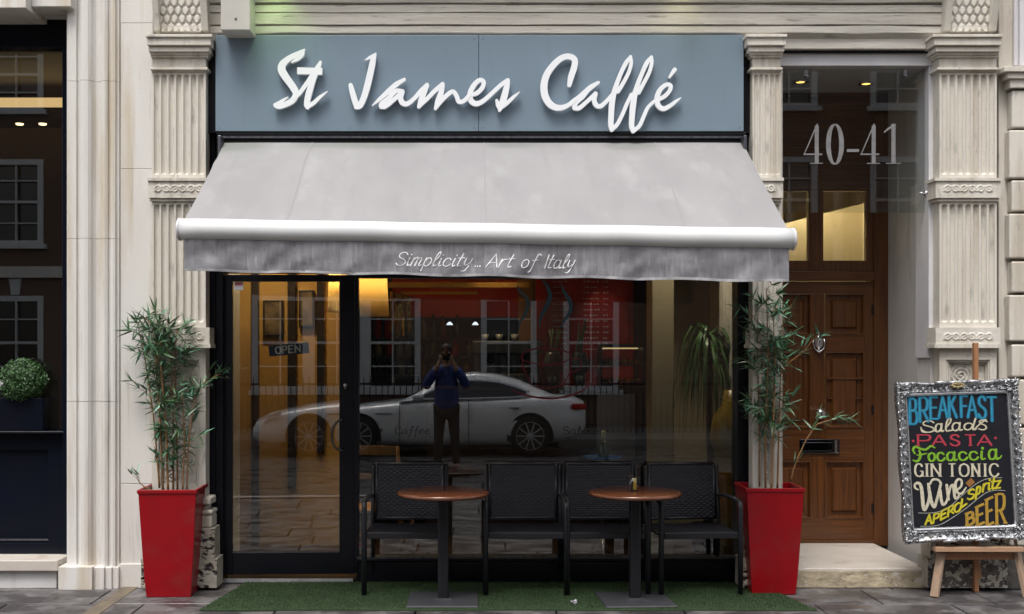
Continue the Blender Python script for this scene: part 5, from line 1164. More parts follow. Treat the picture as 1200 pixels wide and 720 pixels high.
tx, ty = X(741, -.47), -.50
o = empty('glass_tumbler', (tx, ty, .736), 'clear glass tumbler holding dark and yellow packets on the right hand table', 'glass')
g_ = MB(); g_.lathe([(.030, 0), (.034, .10), (.032, .10), (.028, .008), (.001, .008)], (tx, ty, .736), 20); g_.build('glass', M['glass_small'], o)
o = empty('sugar_packet', (tx + .008, ty, .747), 'yellow packet and dark sticks standing in the small glass', 'packet')
MB().box(tx + .002, tx + .022, ty - .004, ty, .748, .825).build('packet', pmat('yellow_paper', (.65, .45, .02), rough=.5), o, bevel=.001)
MB().tube([(tx - .01, ty, .748), (tx - .02, ty, .85)], .004, 6).tube([(tx - .004, ty + .01, .748), (tx + .0, ty + .014, .846)], .005, 6).box(tx - .02, tx - .005, ty + .004, ty + .008, .75, .835).build('stick', pmat('dark_stick', (.015, .014, .02), rough=.4), o)
o = empty('litter', (X(672, -.6), -.62, .014), 'crumpled white scrap of paper lying on the turf mat', 'litter')
b = MB(); rn = random.Random(7); c = Vector((X(672, -.6), -.62, .03))
pts = [c + Vector((rn.gauss(0, .016), rn.gauss(0, .012), rn.gauss(0, .008))) for _ in range(22)]
for k in range(26): b.add(rn.sample(pts, 3), [(0, 1, 2)])
b.build('scrap', pmat('crumpled_foil', (.55, .55, .6), (.05, .05, .06), ns=(60, 60, 60), rough=.4), o, fix=False)
# ------------------------------------------------------------------ red planters and bamboo
redp = pmat('red_lacquer', (.29, .002, .007), (.24, .002, .006), ns=(5, 5, 5), rough=.3, rough2=.42, coat=.15, spec=.35, bump=.0004, bs=(12, 12, 12), layers=[((.16, .02, .02), (26, 26, 26), .68, .78, .5), ((.30, .14, .12), (5, 5, 5), .54, .8, .10), ((.14, .01, .015), (14, 14, 1.5), .60, .76, .4), ((.4, .25, .2), (60, 60, 60), .72, .78, .5)])
def planter(cx, cy, rz, label, wt=.388, wb=.297, h=.735):
    o = empty('red_planter', (cx, cy, 0), label, 'planter', 'tall red square planters'); o.rotation_euler = (0, 0, R(rz)); ORG[o.name] = Vector((0, 0, 0))
    b = MB(); sq = lambda w_, z: [(-w_ / 2, -w_ / 2, z), (w_ / 2, -w_ / 2, z), (w_ / 2, w_ / 2, z), (-w_ / 2, w_ / 2, z)]
    ws = lambda z: wb + (wt - wb) * (z / h) ** .8
    rings = [sq(ws(z), z + .002) for z in np.linspace(0, h - .028, 7)] + [sq(wt + .012, h - .026), sq(wt + .014, h), sq(wt - .022, h), sq(wt - .024, h - .05)]
    V = [p for r_ in rings for p in r_]; n = len(rings)
    b.add(V, [(k * 4 + i, k * 4 + (i + 1) % 4, k * 4 + 4 + (i + 1) % 4, k * 4 + 4 + i) for k in range(n - 1) for i in range(4)] + [(3, 2, 1, 0)])
    bo = b.build('planter_box', redp, o, bevel=.006, seg=3)
    s = MB(); w_ = wt - .026; relief_v = []
    gx = np.linspace(-w_ / 2, w_ / 2, 18)
    V = [(x, y, h - .045 + (float(VN1(x * 40 + 9, y * 40 + 9)) - .5) * .015) for y in gx for x in gx]
    s.add(V, [(j * 18 + i, j * 18 + i + 1, (j + 1) * 18 + i + 1, (j + 1) * 18 + i) for j in range(17) for i in range(17)], True); s.build('soil', pmat('dark_compost', (.02, .014, .01), (.04, .03, .02), ns=(60, 60, 60), rough=.95), o, fix=False)
    return o
# left: front face 170..222 at the foot; right one: 880..934
YP1, YP2 = -.36, -.27
planter(X(196.5, YP1), YP1 + .15, 2.0, 'left red planter, beside the glass door, holding tall bamboo'); planter(X(907.5, YP2), YP2 + .15, -1.0, 'right red planter, in front of the wooden door, holding bamboo')
lm = []
bleaf = pmat('bamboo_leaf', (.042, .098, .042), (.075, .15, .062), ns=(9, 9, 9), rough=.38, spec=.6, rand=.35)
bleaf2 = pmat('bamboo_leaf_highlight', (.10, .27, .17), (.07, .18, .10), ns=(9, 9, 9), rough=.35, spec=.6, rand=.3)  # teal gloss highlights put into the colour of some leaves
canem = pmat('bamboo_cane', (.28, .145, .055), (.20, .10, .04), ns=(30, 30, 6), rough=.45, rand=.2); twigm = pmat('bamboo_twig', (.16, .10, .04), rough=.6)
for k in range(4):
    L_, w_ = 1.0, (.06, .072, .052, .066)[k]; bend = (-.12, -.2, -.06, .05)[k]
    V = []; Fc = []
    for i, t in enumerate((0, .12, .4, .7, 1)):
        ww = w_ * (.25, .8, 1, .62, 0)[i]; z = bend * t * t
        V += [(t, -ww, z + .25 * ww), (t, 0, z - .1 * ww), (t, ww, z + .25 * ww)]
    for i in range(4): Fc += [(3 * i, 3 * i + 1, 3 * i + 4, 3 * i + 3), (3 * i + 1, 3 * i + 2, 3 * i + 5, 3 * i + 4)]
    for mt_ in (bleaf, bleaf, bleaf2):
        me = bpy.data.meshes.new('leaf'); me.from_pydata(V, [], Fc); me.polygons.foreach_set('use_smooth', [True] * len(Fc)); me.materials.append(mt_); lm.append((me, V, Fc, mt_))
def bamboo(label, base, canes, seed, density, branch, nmax=300):
    o = empty('bamboo_plant', base, label, 'plant', 'artificial bamboo plants in red planters'); rn = random.Random(seed); leaves = []; tw = MB()
    def fan(p, d, n, s0, spread=.75):
        for _ in range(n):
            dd = (d.normalized() + Vector((rn.gauss(0, spread), rn.gauss(0, spread) * .8, rn.gauss(0, spread * .8) - .12))).normalized()
            side = dd.cross(Vector((rn.gauss(0, .6), rn.gauss(0, .6), 1))).normalized(); up_ = side.cross(dd)
            L_ = rn.uniform(.075, .125) * s0; m_ = Matrix((dd * L_, side * L_, up_ * L_)).transposed().to_4x4(); m_.translation = p - dd * .004
            leaves.append((m_, L_))
    for (pts, r0, lo, hi, dens) in canes:
        P = smooth([(a, b_, c) for a, b_, c in pts], 10); P = [Vector(q) for q in P]; n = len(P)
        rad = [r0 * (1 - .65 * i / n) * (1.12 if i % 4 == 0 else 1) for i in range(n)]
        MB().tube(P, rad, 8).build('cane', canem, o)
        cnt = int(dens * density)
        for _ in range(cnt):
            t = rn.uniform(lo, hi); i = min(n - 2, int(t * (n - 1))); p = P[i].lerp(P[i + 1], rn.random())
            a = rn.random() * 6.28; el = rn.uniform(-.1, .9); d = Vector((math.cos(a) * math.cos(el), math.sin(a) * math.cos(el) * .75, math.sin(el)))
            L_ = rn.uniform(.03, .15) * (1 if t > .3 else .6); q = p + d * L_; mid = p + d * L_ * .5 + Vector((0, 0, .01)); tw.tube([p, mid, q], [.0022, .0016, .001], 4)
            fan(q, d, rn.choice((4, 5, 6)), 1.0); 
            if rn.random() < .6: fan(mid, d, 2, .85)
    for (pts, cl) in branch:
        P = [Vector(q) for q in smooth(pts, 8)]; MB().tube(P, [.006 * (1 - .6 * i / len(P)) for i in range(len(P))], 7).build('cane', canem, o)
        for t, k in cl:
            i = min(len(P) - 2, int(t * (len(P) - 1))); d = (P[i + 1] - P[i]).normalized()
            for _ in range(k):
                dd = (d + Vector((rn.gauss(0, .6), rn.gauss(0, .5), rn.gauss(.1, .6)))).normalized(); q = P[i] + dd * rn.uniform(.02, .07); tw.tube([P[i], q], [.0018, .001], 4); fan(q, d + dd * .4, rn.choice((2, 3)), .95, .5)
    tw.build('twig', twigm, o, kind='stuff')
    leaves.sort(key=lambda q: -q[1]); rest = {0: MB(), 1: MB()}
    for k, (m_, L_) in enumerate(leaves):
        v = rn.randrange(len(lm)); me, V, Fc, mt_ = lm[v]
        if k < nmax:
            l = link_mesh('leaf', me, o); mm = m_.copy(); mm.translation = m_.translation - Vector(base); l.matrix_local = mm
        else: rest[0 if mt_ is bleaf else 1].add([m_ @ Vector(q) for q in V], Fc, True)
    for k, r_ in rest.items():
        if r_.v: r_.build('small_foliage', (bleaf, bleaf2)[k], o, kind='stuff', fix=False)
    return len(leaves)
def pc(px_, py_, y): return (X(px_, y), y, Z(py_, y))
y = -.19
n1 = bamboo('tall dense bamboo in the left red planter with one stem leaning right', (X(196, y), y, .72),
   [([pc(191, 575, y - .03), pc(188, 500, y - .04), pc(183, 430, y - .02), pc(182, 388, y), pc(170, 372, y)], .0085, .07, .96, 34),
    ([pc(197, 576, y - .05), pc(194, 490, y - .06), pc(188, 420, y - .06), pc(188, 380, y - .04)], .009, .10, .96, 34),
    ([pc(203, 577, y), pc(203, 500, y - .02), pc(201, 440, y + .02), pc(199, 392, y + .02)], .008, .1, .98, 32),
    ([pc(208, 574, y + .05), pc(207, 500, y + .05), pc(205, 420, y + .05), pc(207, 388, y + .02)], .0075, .25, 1, 24),
    ([pc(187, 572, y + .08), pc(180, 490, y + .07), pc(170, 420, y + .05), pc(162, 384, y + .03)], .0075, .25, 1, 24),
    ([pc(214, 575, y - .05), pc(216, 510, y - .04), pc(213, 460, y - .03)], .006, .3, 1, 12)],
   21, 1.2, [([pc(219, 575, y), pc(221, 520, y - .01), pc(228, 470, y - .02), pc(238, 450, y - .03), pc(258, 438, y - .04)], [(.35, 2), (.5, 3), (.65, 4), (.78, 3), (.9, 3), (1, 4)]),
            ([pc(178, 576, y - .05), pc(166, 568, y - .06), pc(160, 560, y - .06)], [(.7, 2), (1, 2)])])
y = -.12
n2 = bamboo('looser bamboo in the right red planter, one stem arching over the letter box', (X(908, y), y, .72),
   [([pc(897, 572, y - .03), pc(897, 500, y - .04), pc(900, 420, y - .02), pc(898, 338, y)], .0075, .22, 1, 25),
    ([pc(904, 573, y - .05), pc(906, 500, y - .04), pc(908, 430, y - .04), pc(906, 362, y - .03)], .0075, .25, 1, 25),
    ([pc(911, 572, y), pc(913, 500, y), pc(915, 430, y), pc(918, 362, y)], .007, .25, 1, 22),
    ([pc(890, 570, y + .04), pc(890, 500, y + .04), pc(888, 430, y + .03), pc(888, 372, y)], .006, .22, 1, 18)],
   33, 1.6, [([pc(927, 562, y - .02), pc(932, 545, y - .03), pc(945, 515, y - .04), pc(958, 497, y - .05), pc(974, 492, y - .06), pc(990, 493, y - .06)], [(.2, 2), (.45, 1), (.62, 3), (.75, 3), (.88, 3), (1, 3)]),
            ([pc(914, 440, y - .02), pc(925, 425, y - .05), pc(940, 414, y - .08), pc(953, 398, y - .1)], [(.5, 3), (.75, 3), (1, 3)])])

# ------------------------------------------------------------------ chalk board in a silver frame on an easel
ez = empty('easel', (X(1143, -.3), -.3, 0), 'pale wooden display easel behind the silver framed menu board', 'easel')
def leg(p, q, w_, d, mat, name='leg'):
    MB().bar(p, q, w_, d).build(name, mat, ez, bevel=.003)
leg((X(1095, -.35), -.35, .002), (X(1103, -.30), -.30, Z(648, -.3)), .055, .028, M['easel_wood']); leg((X(1203, -.35), -.35, .002), (X(1192, -.30), -.30, Z(648, -.3)), .055, .028, M['easel_wood'])
leg((X(1103, -.28), -.285, Z(646, -.3)), (X(1134, -.2), -.20, Z(455, -.2)), .04, .022, M['easel_wood']); leg((X(1192, -.28), -.285, Z(646, -.3)), (X(1150, -.2), -.20, Z(455, -.2)), .04, .022, M['easel_wood'])
b = MB(); b.box(X(1094, -.34), X(1197, -.34), -.375, -.305, Z(646, -.34), Z(640.5, -.34)).build('shelf', M['easel_wood_h'], ez, bevel=.002)
MB().box(X(1100, -.3), X(1195, -.3), -.302, -.275, Z(656, -.3), Z(648, -.3)).build('cross_bar', M['easel_dark'], ez, bevel=.002)
leg((X(1143.5, -.17), -.17, .004), (X(1143, -.17), -.17, Z(402, -.17)), .03, .04, M['easel_dark'], 'mast'); leg((X(1143, -.16), -.16, Z(640, -.16)), (X(1143.5, -.12), -.175, .1), .03, .03, M['easel_dark'], 'rear_leg')
YB = -.32
mbd = empty('framed_menu_board', (X(1125.5, YB), YB, Z(540, YB)), 'black chalk menu board in ornate silver frame leaning on the easel', 'menu board')
C0 = Vector(mbd.location); sB = F / (D + YB)                    # px per metre at the board
mbd.rotation_mode = 'XYZ'; ROT = 2.0; mbd.rotation_euler = (R(-3), R(-ROT), 0); ORG[mbd.name] = Vector((0, 0, 0))
ca, sa = math.cos(R(ROT)), math.sin(R(ROT))
def bl_(px_, py_):                                              # measured point -> board coordinates (metres, x right, z up)
    u, v = (px_ - 1128) / sB, -(py_ - 541) / sB; return (u * ca + v * sa, (-u * sa + v * ca) / math.cos(R(3)))
WI, HI = 58.5 / sB, 76.5 / sB                                   # half size of the black panel
WO, HO = 70.5 / sB, 93 / sB
MB().box(-WI - .01, WI + .01, .0, .012, -HI - .01, HI + .01).build('chalk_panel', pmat('chalk_panel_black', (.006, .0065, .011), (.009, .010, .015), ns=(12, 12, 12), rough=.55, spec=.3), mbd)
silver = pmat('aged_silver', (.60, .61, .63), (.34, .345, .36), ns=(40, 40, 40), rough=.22, rough2=.5, metal=.9, bump=.003, bs=(120, 120, 120),
              layers=[((.03, .03, .034), (55, 55, 55), .48, .60, .85), ((.55, .48, .36), (9, 9, 9), .64, .72, .5)])
sil2 = pmat('bright_silver', (.68, .68, .70), (.52, .52, .55), ns=(15, 15, 15), rough=.22, metal=.85, layers=[((.12, .11, .10), (50, 50, 50), .6, .75, .5)])
goldw = pmat('worn_gilt', (.42, .33, .17), (.25, .2, .12), ns=(50, 50, 50), rough=.5, metal=.3)
def moulding(prof, mat, name, parent):                          # prof: (inset from outer edge 0..1, height out), mitred, edge slightly wavy
    b = MB(); NS = 26; rings = []
    def pt(side, t, k, h):
        ix = WO + (WI - WO) * k; iz = HO + (HI - HO) * k
        wv = .0055 * math.sin(t * math.pi * 5) * (1 - k) if 0 < t < 1 else 0
        return {0: (-ix + 2 * ix * t, -h, iz + wv), 1: (ix + wv, -h, iz - 2 * iz * t), 2: (ix - 2 * ix * t, -h, -iz - wv), 3: (-ix - wv, -h, -iz + 2 * iz * t)}[side]
    for side in range(4):
        for i in range(NS): rings.append([pt(side, i / NS, k, h) for k, h in prof])
    V = [p for r_ in rings for p in r_]; m_ = len(prof); n = len(rings)
    b.add(V, [(i * m_ + j, i * m_ + j + 1, ((i + 1) % n) * m_ + j + 1, ((i + 1) % n) * m_ + j) for i in range(n) for j in range(m_ - 1)], True)
    return b.build(name, mat, parent)
fro = moulding([(-.02, -.03), (-.02, .0), (.0, .022), (.10, .030), (.2, .026), (.34, .012), (.5, .008), (.66, .012), (.70, .016), (.74, .012), (.9, .008), (1.0, .004), (1.0, -.004)], silver, 'silver_frame', mbd)
inn = moulding([(.78, .002), (.78, .014), (.84, .018), (.93, .012), (.99, .006), (1.0, .0)], sil2, 'inner_slip', mbd)
rn = random.Random(14); orn = MB(); brt = MB()
def scroll(b, cx, cz, r, a0, turns, w_, h=.022, sg_=1):
    pts = []; rs = []
    for t in np.linspace(0, 1, 12):
        a = a0 + sg_ * turns * 2 * math.pi * t; rr = r * (1 - .78 * t); pts.append((cx + rr * math.cos(a), -h - .007 * t, cz + rr * math.sin(a))); rs.append(w_ * (1 - .45 * t) if t < .97 else w_ * .9)
    b.tube(pts, rs, 6)
def acan(b, cx, cz, L_, a, h=.02):
    for k in range(-2, 3):
        aa = a + k * .42; l = L_ * (1 - .16 * abs(k)); b.tube([(cx, -h, cz), (cx + math.cos(aa) * l * .6, -h - .012, cz + math.sin(aa) * l * .6), (cx + math.cos(aa) * l, -h + .002, cz + math.sin(aa) * l)], [L_ * .10, L_ * .15, L_ * .04], 6)
mid = (WI + WO) / 2; midz = (HI + HO) / 2
for sx in (-1, 1):
    for sz in (-1, 1):
        cx, cz = sx * (WO - .028), sz * (HO - .03)
        acan(orn, cx, cz, .055, math.atan2(sz, sx)); acan(orn, cx - sx * .02, cz - sz * .02, .05, math.atan2(-sz, -sx))
        for q in range(7):
            scroll(orn, cx + rn.uniform(-.04, .03) * sx, cz + rn.uniform(-.045, .03) * sz, rn.uniform(.012, .022), rn.random() * 6.28, .9, .0045, .028, rn.choice((-1, 1)))
        scroll(brt, cx - sx * .045, cz + sz * .004, .02, 0 if sx > 0 else math.pi, 1.2, .0055, .024, sx * sz); scroll(brt, cx + sx * .002, cz - sz * .055, .02, math.pi / 2 * sz, 1.2, .0055, .024, -sx * sz)
        for q in range(9): orn.ball((cx + rn.uniform(-.05, .025) * sx, -.03 - rn.random() * .01, cz + rn.uniform(-.055, .025) * sz), rn.uniform(.004, .008), 7, 5)
for side in (-1, 1):
    for k in range(15):                                        # trails down the sides
        z = HI * .92 * (1 - 2 * k / 14); x = side * (mid + .006 + rn.uniform(-.004, .006))
        b_ = orn if k % 3 else brt
        scroll(b_, x, z, rn.uniform(.011, .017), rn.random() * 6.28, 1.0, .0042, .022, 1 if k % 2 else -1)
        acan(orn, x + rn.uniform(-.006, .006), z - .012, .026, math.pi / 2 + rn.uniform(-.8, .8), .02)
        for q in range(3): orn.ball((x + rn.uniform(-.014, .014), -.026, z + rn.uniform(-.016, .016)), rn.uniform(.003, .006), 6, 5)
        brt.tube([(side * (WO + .001), -.024, z), (side * (WO + .004 * math.sin(k * 2)), -.030, z - .012), (side * WO, -.024, z - .026)], .005, 6)
for side in (-1, 1):
    for k in range(11):
        x = WI * .86 * (1 - 2 * k / 10); z = side * (midz + .004 + rn.uniform(-.004, .004))
        scroll(orn, x, z, rn.uniform(.010, .015), rn.random() * 6.28, 1.0, .004, .02, 1 if k % 2 else -1); acan(orn, x - .012, z, .022, rn.uniform(-.6, .6) + (0 if k % 2 else math.pi), .02)
        for q in range(3): orn.ball((x + rn.uniform(-.016, .016), -.024, z + rn.uniform(-.01, .01)), rn.uniform(.003, .005), 6, 5)
    for x in (-.11, .11): brt.tube([(x - .05, -.026, side * (HO - .002)), (x, -.036, side * (HO - .006)), (x + .05, -.026, side * (HO - .002))], [.006, .013, .006], 8)
orn.build('scroll_ornament', silver, fro, kind='stuff'); brt.build('bright_scroll', sil2, fro, kind='stuff')
g_ = MB(); acan(g_, 0, HO - .03, .035, math.pi / 2, .022); acan(g_, 0, HO - .03, .03, -math.pi / 2, .022)
for s_ in (-1, 1): acan(g_, s_ * .01, HO - .028, .045, 0 if s_ > 0 else math.pi, .02)
g_.build('gilt_crest', goldw, fro)
def q5(s_): return zs(s_, 1060, 450, 8)
def q6(s_): return zs(s_, 1060, 530, 7.577)
def paint(name, strokes, col, k=.28, lift=.0012):
    b = MB(); letter_mesh(b, strokes, k, bl_, -.0018 - lift, -.0003); mt_ = pmat(name + '_chalk', col, tuple(c * .72 for c in col), ns=(60, 60, 60), rough=.6); return b.build('lettering', mt_, mbd)
def letter_in(ch, x0, x1, yt, yb_, wv, wh, o=(1060, 450), sc=8., shear=0, serif=0):
    gw = GL[ch][0]; wf = lambda u, v: (o[0] + (x0 + (x1 - x0) * u / gw) / sc, o[1] + (yb_ + (yt - yb_) * v + shear * (u / gw - .5)) / sc)
    return glyph(ch, wf, wv, wh, serif)
st = []
for ch, a, c, t, b_ in (('B', 78, 145, 150, 385), ('R', 172, 250, 140, 362), ('E', 272, 338, 135, 338), ('A', 350, 428, 125, 325), ('K', 448, 515, 120, 322), ('F', 560, 618, 125, 318), ('A', 622, 705, 125, 322), ('S', 725, 790, 130, 332), ('T', 808, 888, 135, 355)):
    st += letter_in(ch, a, c, t, b_, 3.6, 2.6)
paint('blue', st, (.008, .20, .36)); paint('blue_light', [np.array([(q[0] - .3, q[1] - .2, .5) for q in s_]) for s_ in st if not isinstance(s_, tuple)], (.05, .38, .52), .22, .0022)
st = []
for wd_, a, c, t, yb0 in (('S', 190, 300, 355, 462), ('a', 312, 385, 355, 458), ('l', 400, 450, 345, 454), ('a', 470, 560, 350, 448), ('d', 580, 690, 345, 440), ('s', 715, 800, 330, 440)):
    gw = GL[wd_][0]; hh_ = {'S': 105, 'a': 118, 'l': 112, 'd': 100, 's': 148}[wd_]
    st += glyph(wd_, lambda u, v, a=a, c=c, yb0=yb0, hh_=hh_, gw=gw: (1060 + (a + (c - a) * u / gw) / 8 + .9 * v, 450 + (yb0 - hh_ * v) / 8), 2.0, 1.2)
st += [q5('300,440,10 330,460,12 360,440,10'), q5('180,420,14 190,455,14 230,465,12'), q5('450,450,10 480,440,10'), q5('680,436,12 740,380,12 790,345,12')]
paint('cream', st, (.60, .55, .40))
st = []
for ch, a, c in (('P', 150, 265), ('A', 285, 410), ('S', 455, 535), ('T', 590, 690), ('A', 705, 840)):
    st += letter_in(ch, a, c, 488, 588, 2.7, 1.5, serif=1.1)
st += [np.array([(1060 + 103 / 8, 450 + 545 / 8, 3.0)]), np.array([(1060 + 878 / 8, 450 + 518 / 8, 3.0)])]
paint('red', st, (.42, .035, .06))
st = [q6('110,20,14 95,-15,20 120,-40,20 165,-20,20 210,-15,18 255,-45,16 290,-30,10'), q6('150,-5,14 160,30,22 150,70,22 125,90,18 95,80,12'), q6('130,35,10 170,30,12 215,20,10')]
for ch, a, c in (('o', 232, 292), ('c', 308, 372), ('a', 395, 478), ('c', 500, 572), ('c', 595, 668), ('i', 690, 728), ('a', 765, 850)):
    gw = GL[ch][0]; st += glyph(ch, lambda u, v, a=a, c=c, gw=gw: (1060 + (a + (c - a) * u / gw) / 7.577, 530 + (88 - (a - 232) * .03 - (118 if a < 700 else 140) * v) / 7.577), 2.7, 1.5)
st += [q6('845,70,12 865,60,12 880,40,10')]
paint('green', st, (.20, .42, .02))
st = []
for ch, a, c in (('G', 108, 178), ('I', 212, 218), ('N', 258, 335), ('T', 408, 470), ('O', 505, 585), ('N', 618, 680), ('I', 728, 734), ('C', 770, 848)):
    st += letter_in(ch, a, c, 112, 222, 2.4, 1.2, (1060, 530), 7.577, 0, 1.1)
paint('cream_serif', st, (.62, .57, .43))
st = [q6('135,340,16 108,325,22 105,295,24 135,280,28 160,310,36 170,400,40 175,480,40 190,515,34 222,450,32 238,360,28'), q6('225,290,28 235,370,38 250,450,38 275,490,34 300,420,28 325,330,26 335,285,26 310,252,24 265,252,24 240,290,20'),
      q6('330,345,30 335,420,34 350,470,32 380,450,24 395,400,20'), q6('388,300,30 395,370,32 402,425,28'), q6('402,400,18 420,320,24 445,300,28 452,360,32 462,415,30 490,400,20 500,370,16'), q6('470,350,18 515,310,24 520,260,24 490,248,24 465,290,30 475,355,32 515,375,24 560,320,14'), np.array([(1060 + 328 / 7.577, 530 + 308 / 7.577, 3)])]
st = [a_ * np.array([1, 1, .78]) if len(a_) > 1 else a_ for a_ in st]
paint('cream_script', st, (.62, .57, .43))
paint('cork', [('box', 1060 + 572 / 7.577, 530 + 300 / 7.577, 1060 + 622 / 7.577, 530 + 255 / 7.577, 6.5)], (.30, .13, .03)); 
wav = lambda pts: [q6(pts)]
paint('white_line', [q6('130,545,4 240,545,4 330,528,4 420,480,4 500,410,4 600,325,4 690,265,4 780,238,4 880,235,4'), q6('150,662,4 260,660,4 340,640,4 450,575,4 560,500,4 660,420,4 740,365,4 820,345,4 905,348,4')], (.45, .45, .42))
st = []
for ch, a, c, yb0, h_, sl_ in (('A', 192, 245, 645, 82, -8), ('P', 262, 308, 632, 74, -14), ('E', 328, 375, 605, 76, -24), ('R', 392, 440, 575, 78, -30), ('O', 448, 505, 545, 78, -20), ('L', 512, 560, 498, 74, -34),
                               ('S', 570, 625, 432, 84, -20), ('p', 645, 685, 385, 105, -14), ('r', 705, 742, 358, 105, -12), ('i', 752, 770, 345, 105, -4), ('t', 780, 815, 335, 100, -4), ('z', 822, 862, 328, 105, -6)):
    gw = GL[ch][0]; st += glyph(ch, lambda u, v, a=a, c=c, yb0=yb0, h_=h_, sl_=sl_, gw=gw: (1060 + (a + (c - a) * u / gw + v * 10) / 7.577, 530 + (yb0 - h_ * v + sl_ * u / gw) / 7.577), 2.3, 1.8)
paint('yellow', st, (.58, .50, .02))
st = []
for ch, a, c, t, b_, sh_ in (('B', 560, 622, 540, 645, -22), ('E', 650, 718, 478, 640, -30), ('E', 738, 800, 415, 640, -28), ('R', 825, 900, 378, 638, -10)):
    st += letter_in(ch, a, c, t, b_, 3.4, 2.4, (1060, 530), 7.577, sh_, .8)
paint('mustard', st, (.42, .25, .03))

# ------------------------------------------------------------------ the street behind: far terrace, railings, parked car, photographer
ft = empty('far_terrace', (0, -17, 0), 'dark brick terrace with white sash windows across the street', 'building')
brick = pmat('brown_brick', (.17, .105, .075), (.12, .075, .055), ns=(6, 6, 14), rough=.85, bump=.004, bs=(12, 12, 40))
wins = []; YW = -17.0
cxs = [-10.2, -7.8, -5.4, -3.0, -1.76, .82, 2.65, 7.0, 9.4]
b = MB(); rowsz = [(.85, 2.95), (4.1, 6.0), (7.1, 8.7)]
hw = .62; zprev = 0
for (z0, z1_) in rowsz:
    b.box(-16, 16, YW - .4, YW, zprev, z0); xp = -16
    for cx in cxs: b.box(xp, cx - hw, YW - .4, YW, z0, z1_); xp = cx + hw
    b.box(xp, 16, YW - .4, YW, z0, z1_); zprev = z1_
b.box(-16, 16, YW - .4, YW, zprev, 10.5); b.build('wall', brick, ft)
MB().box(-16, 16, YW - .1, YW + .12, 3.35, 3.6).box(-16, 16, YW - .1, YW + .2, 10.5, 10.8).build('stone_band', M['stone_pale'], ft)
wf_ = pmat('white_window_paint', (.62, .64, .66), rough=.4); dg = pmat('dark_far_glass', (.02, .022, .025), rough=.05, spec=.8)
for (z0, z1_) in rowsz:
    fm = MB(); h_ = z1_ - z0
    fm.box(-hw, -hw + .13, -.12, .02, 0, h_).box(hw - .13, hw, -.12, .02, 0, h_).box(-hw + .13, hw - .13, -.12, .019, h_ - .12, h_).box(-hw - .08, hw + .08, -.12, .10, -.10, 0).box(-hw + .13, hw - .13, -.11, .0, 0, .09)
    fm.box(-hw + .13, hw - .13, -.10, .01, h_ / 2 - .03, h_ / 2 + .03).box(-.015, .015, -.09, .0, .09, h_ - .12)
    for t in (.25, .75): fm.box(-hw + .13, hw - .13, -.091, -.002, h_ * t - .014, h_ * t + .014)
    fme = fm.mesh('window'); fme.materials.append(wf_); gme = MB().box(-hw + .1, hw - .1, -.16, -.125, .02, h_ - .02).mesh('pane'); gme.materials.append(dg)
    for cx in cxs:
        o = link_mesh('window', fme, ft); o.location = (cx, 0, z0); g_ = link_mesh('pane', gme, o); ORG[g_.name] = Vector((0, 0, 0))
        if z0 < 1: k_ = MB(); k_.frust([(cx - .09, YW - .02, z1_ + .02), (cx + .09, YW - .02, z1_ + .02), (cx + .09, YW + .05, z1_ + .02), (cx - .09, YW + .05, z1_ + .02)], [(cx - .14, YW - .02, z1_ + .38), (cx + .14, YW - .02, z1_ + .38), (cx + .14, YW + .06, z1_ + .38), (cx - .14, YW + .06, z1_ + .38)]); k_.build('keystone', wf_, ft)
rl_ = empty('railings', (0, -15.6, 0), 'black iron railings in front of the far terrace', 'railings')
MB().box(-14, 14, -15.62, -15.58, 1.0, 1.04).box(-14, 14, -15.62, -15.58, .15, .18).build('rail', M['black_matt'], rl_)
bme = MB().tube([(0, 0, 0), (0, 0, 1.12), (0, 0, 1.2)], [.011, .011, .002], 6).mesh('bar'); bme.materials.append(M['black_matt'])
for k in range(220):
    o = link_mesh('bar', bme, rl_); o.location = (-14 + k * .1275, 0, 0)
# parked car, nose towards -x
car = empty('parked_car', (-.45, -12.35, -.12), 'silver grey sports saloon parked across the street, seen in the cafe glass', 'car')
paintm = pmat('silver_car_paint', (.72, .73, .75), rough=.3, metal=.1, coat=1); tint = pmat('tinted_car_glass', (.015, .017, .02), rough=.04, spec=.9); rub = pmat('tyre_rubber', (.015, .015, .016), rough=.8)
cl = [(0, .60, .50, .30), (.08, .68, .62, .24), (.3, .82, .72, .20), (.7, .91, .80, .18), (1.05, .95, .86, .18), (1.5, .965, .91, .18), (1.95, .965, .955, .18), (2.6, .965, .97, .18), (3.2, .97, .985, .18), (3.7, .98, 1.01, .18), (4.1, .975, 1.03, .19), (4.5, .94, 1.03, .24), (4.8, .86, 1.0, .30), (4.95, .76, .94, .42), (4.98, .70, .86, .5)]
V = []; x0c = -2.98
for (x, wd_, top, bot) in cl:
    for (kw, kz) in ((.0, 0), (.90, 0), (.985, .14), (1.0, .40), (.975, .66), (.955, .76), (.93, .90), (.82, .985), (.5, 1.02), (0, 1.03)):
        V.append((x0c + x, wd_ * kw, -.12 + bot + (top - bot) * kz))
n = 10; half = []
b = MB()
for sgn in (1, -1):
    VV = [(p[0], -12.35 + sgn * p[1], p[2]) for p in V]
    fs = [(i * n + j, i * n + j + 1, (i + 1) * n + j + 1, (i + 1) * n + j) for i in range(len(cl) - 1) for j in range(n - 1)]
    b.add(VV, fs, True); b.add(VV[:n], [tuple(range(n))]); b.add(VV[-n:], [tuple(range(n))])
body = b.build('body', paintm, car)
gh = [(1.72, .86, .93, .93), (2.0, .83, .97, 1.09), (2.35, .81, .97, 1.32), (2.7, .80, .97, 1.42), (3.05, .80, .97, 1.45), (3.4, .80, .98, 1.42), (3.8, .80, 1.0, 1.32), (4.15, .78, 1.02, 1.17), (4.45, .72, 1.03, 1.05)]
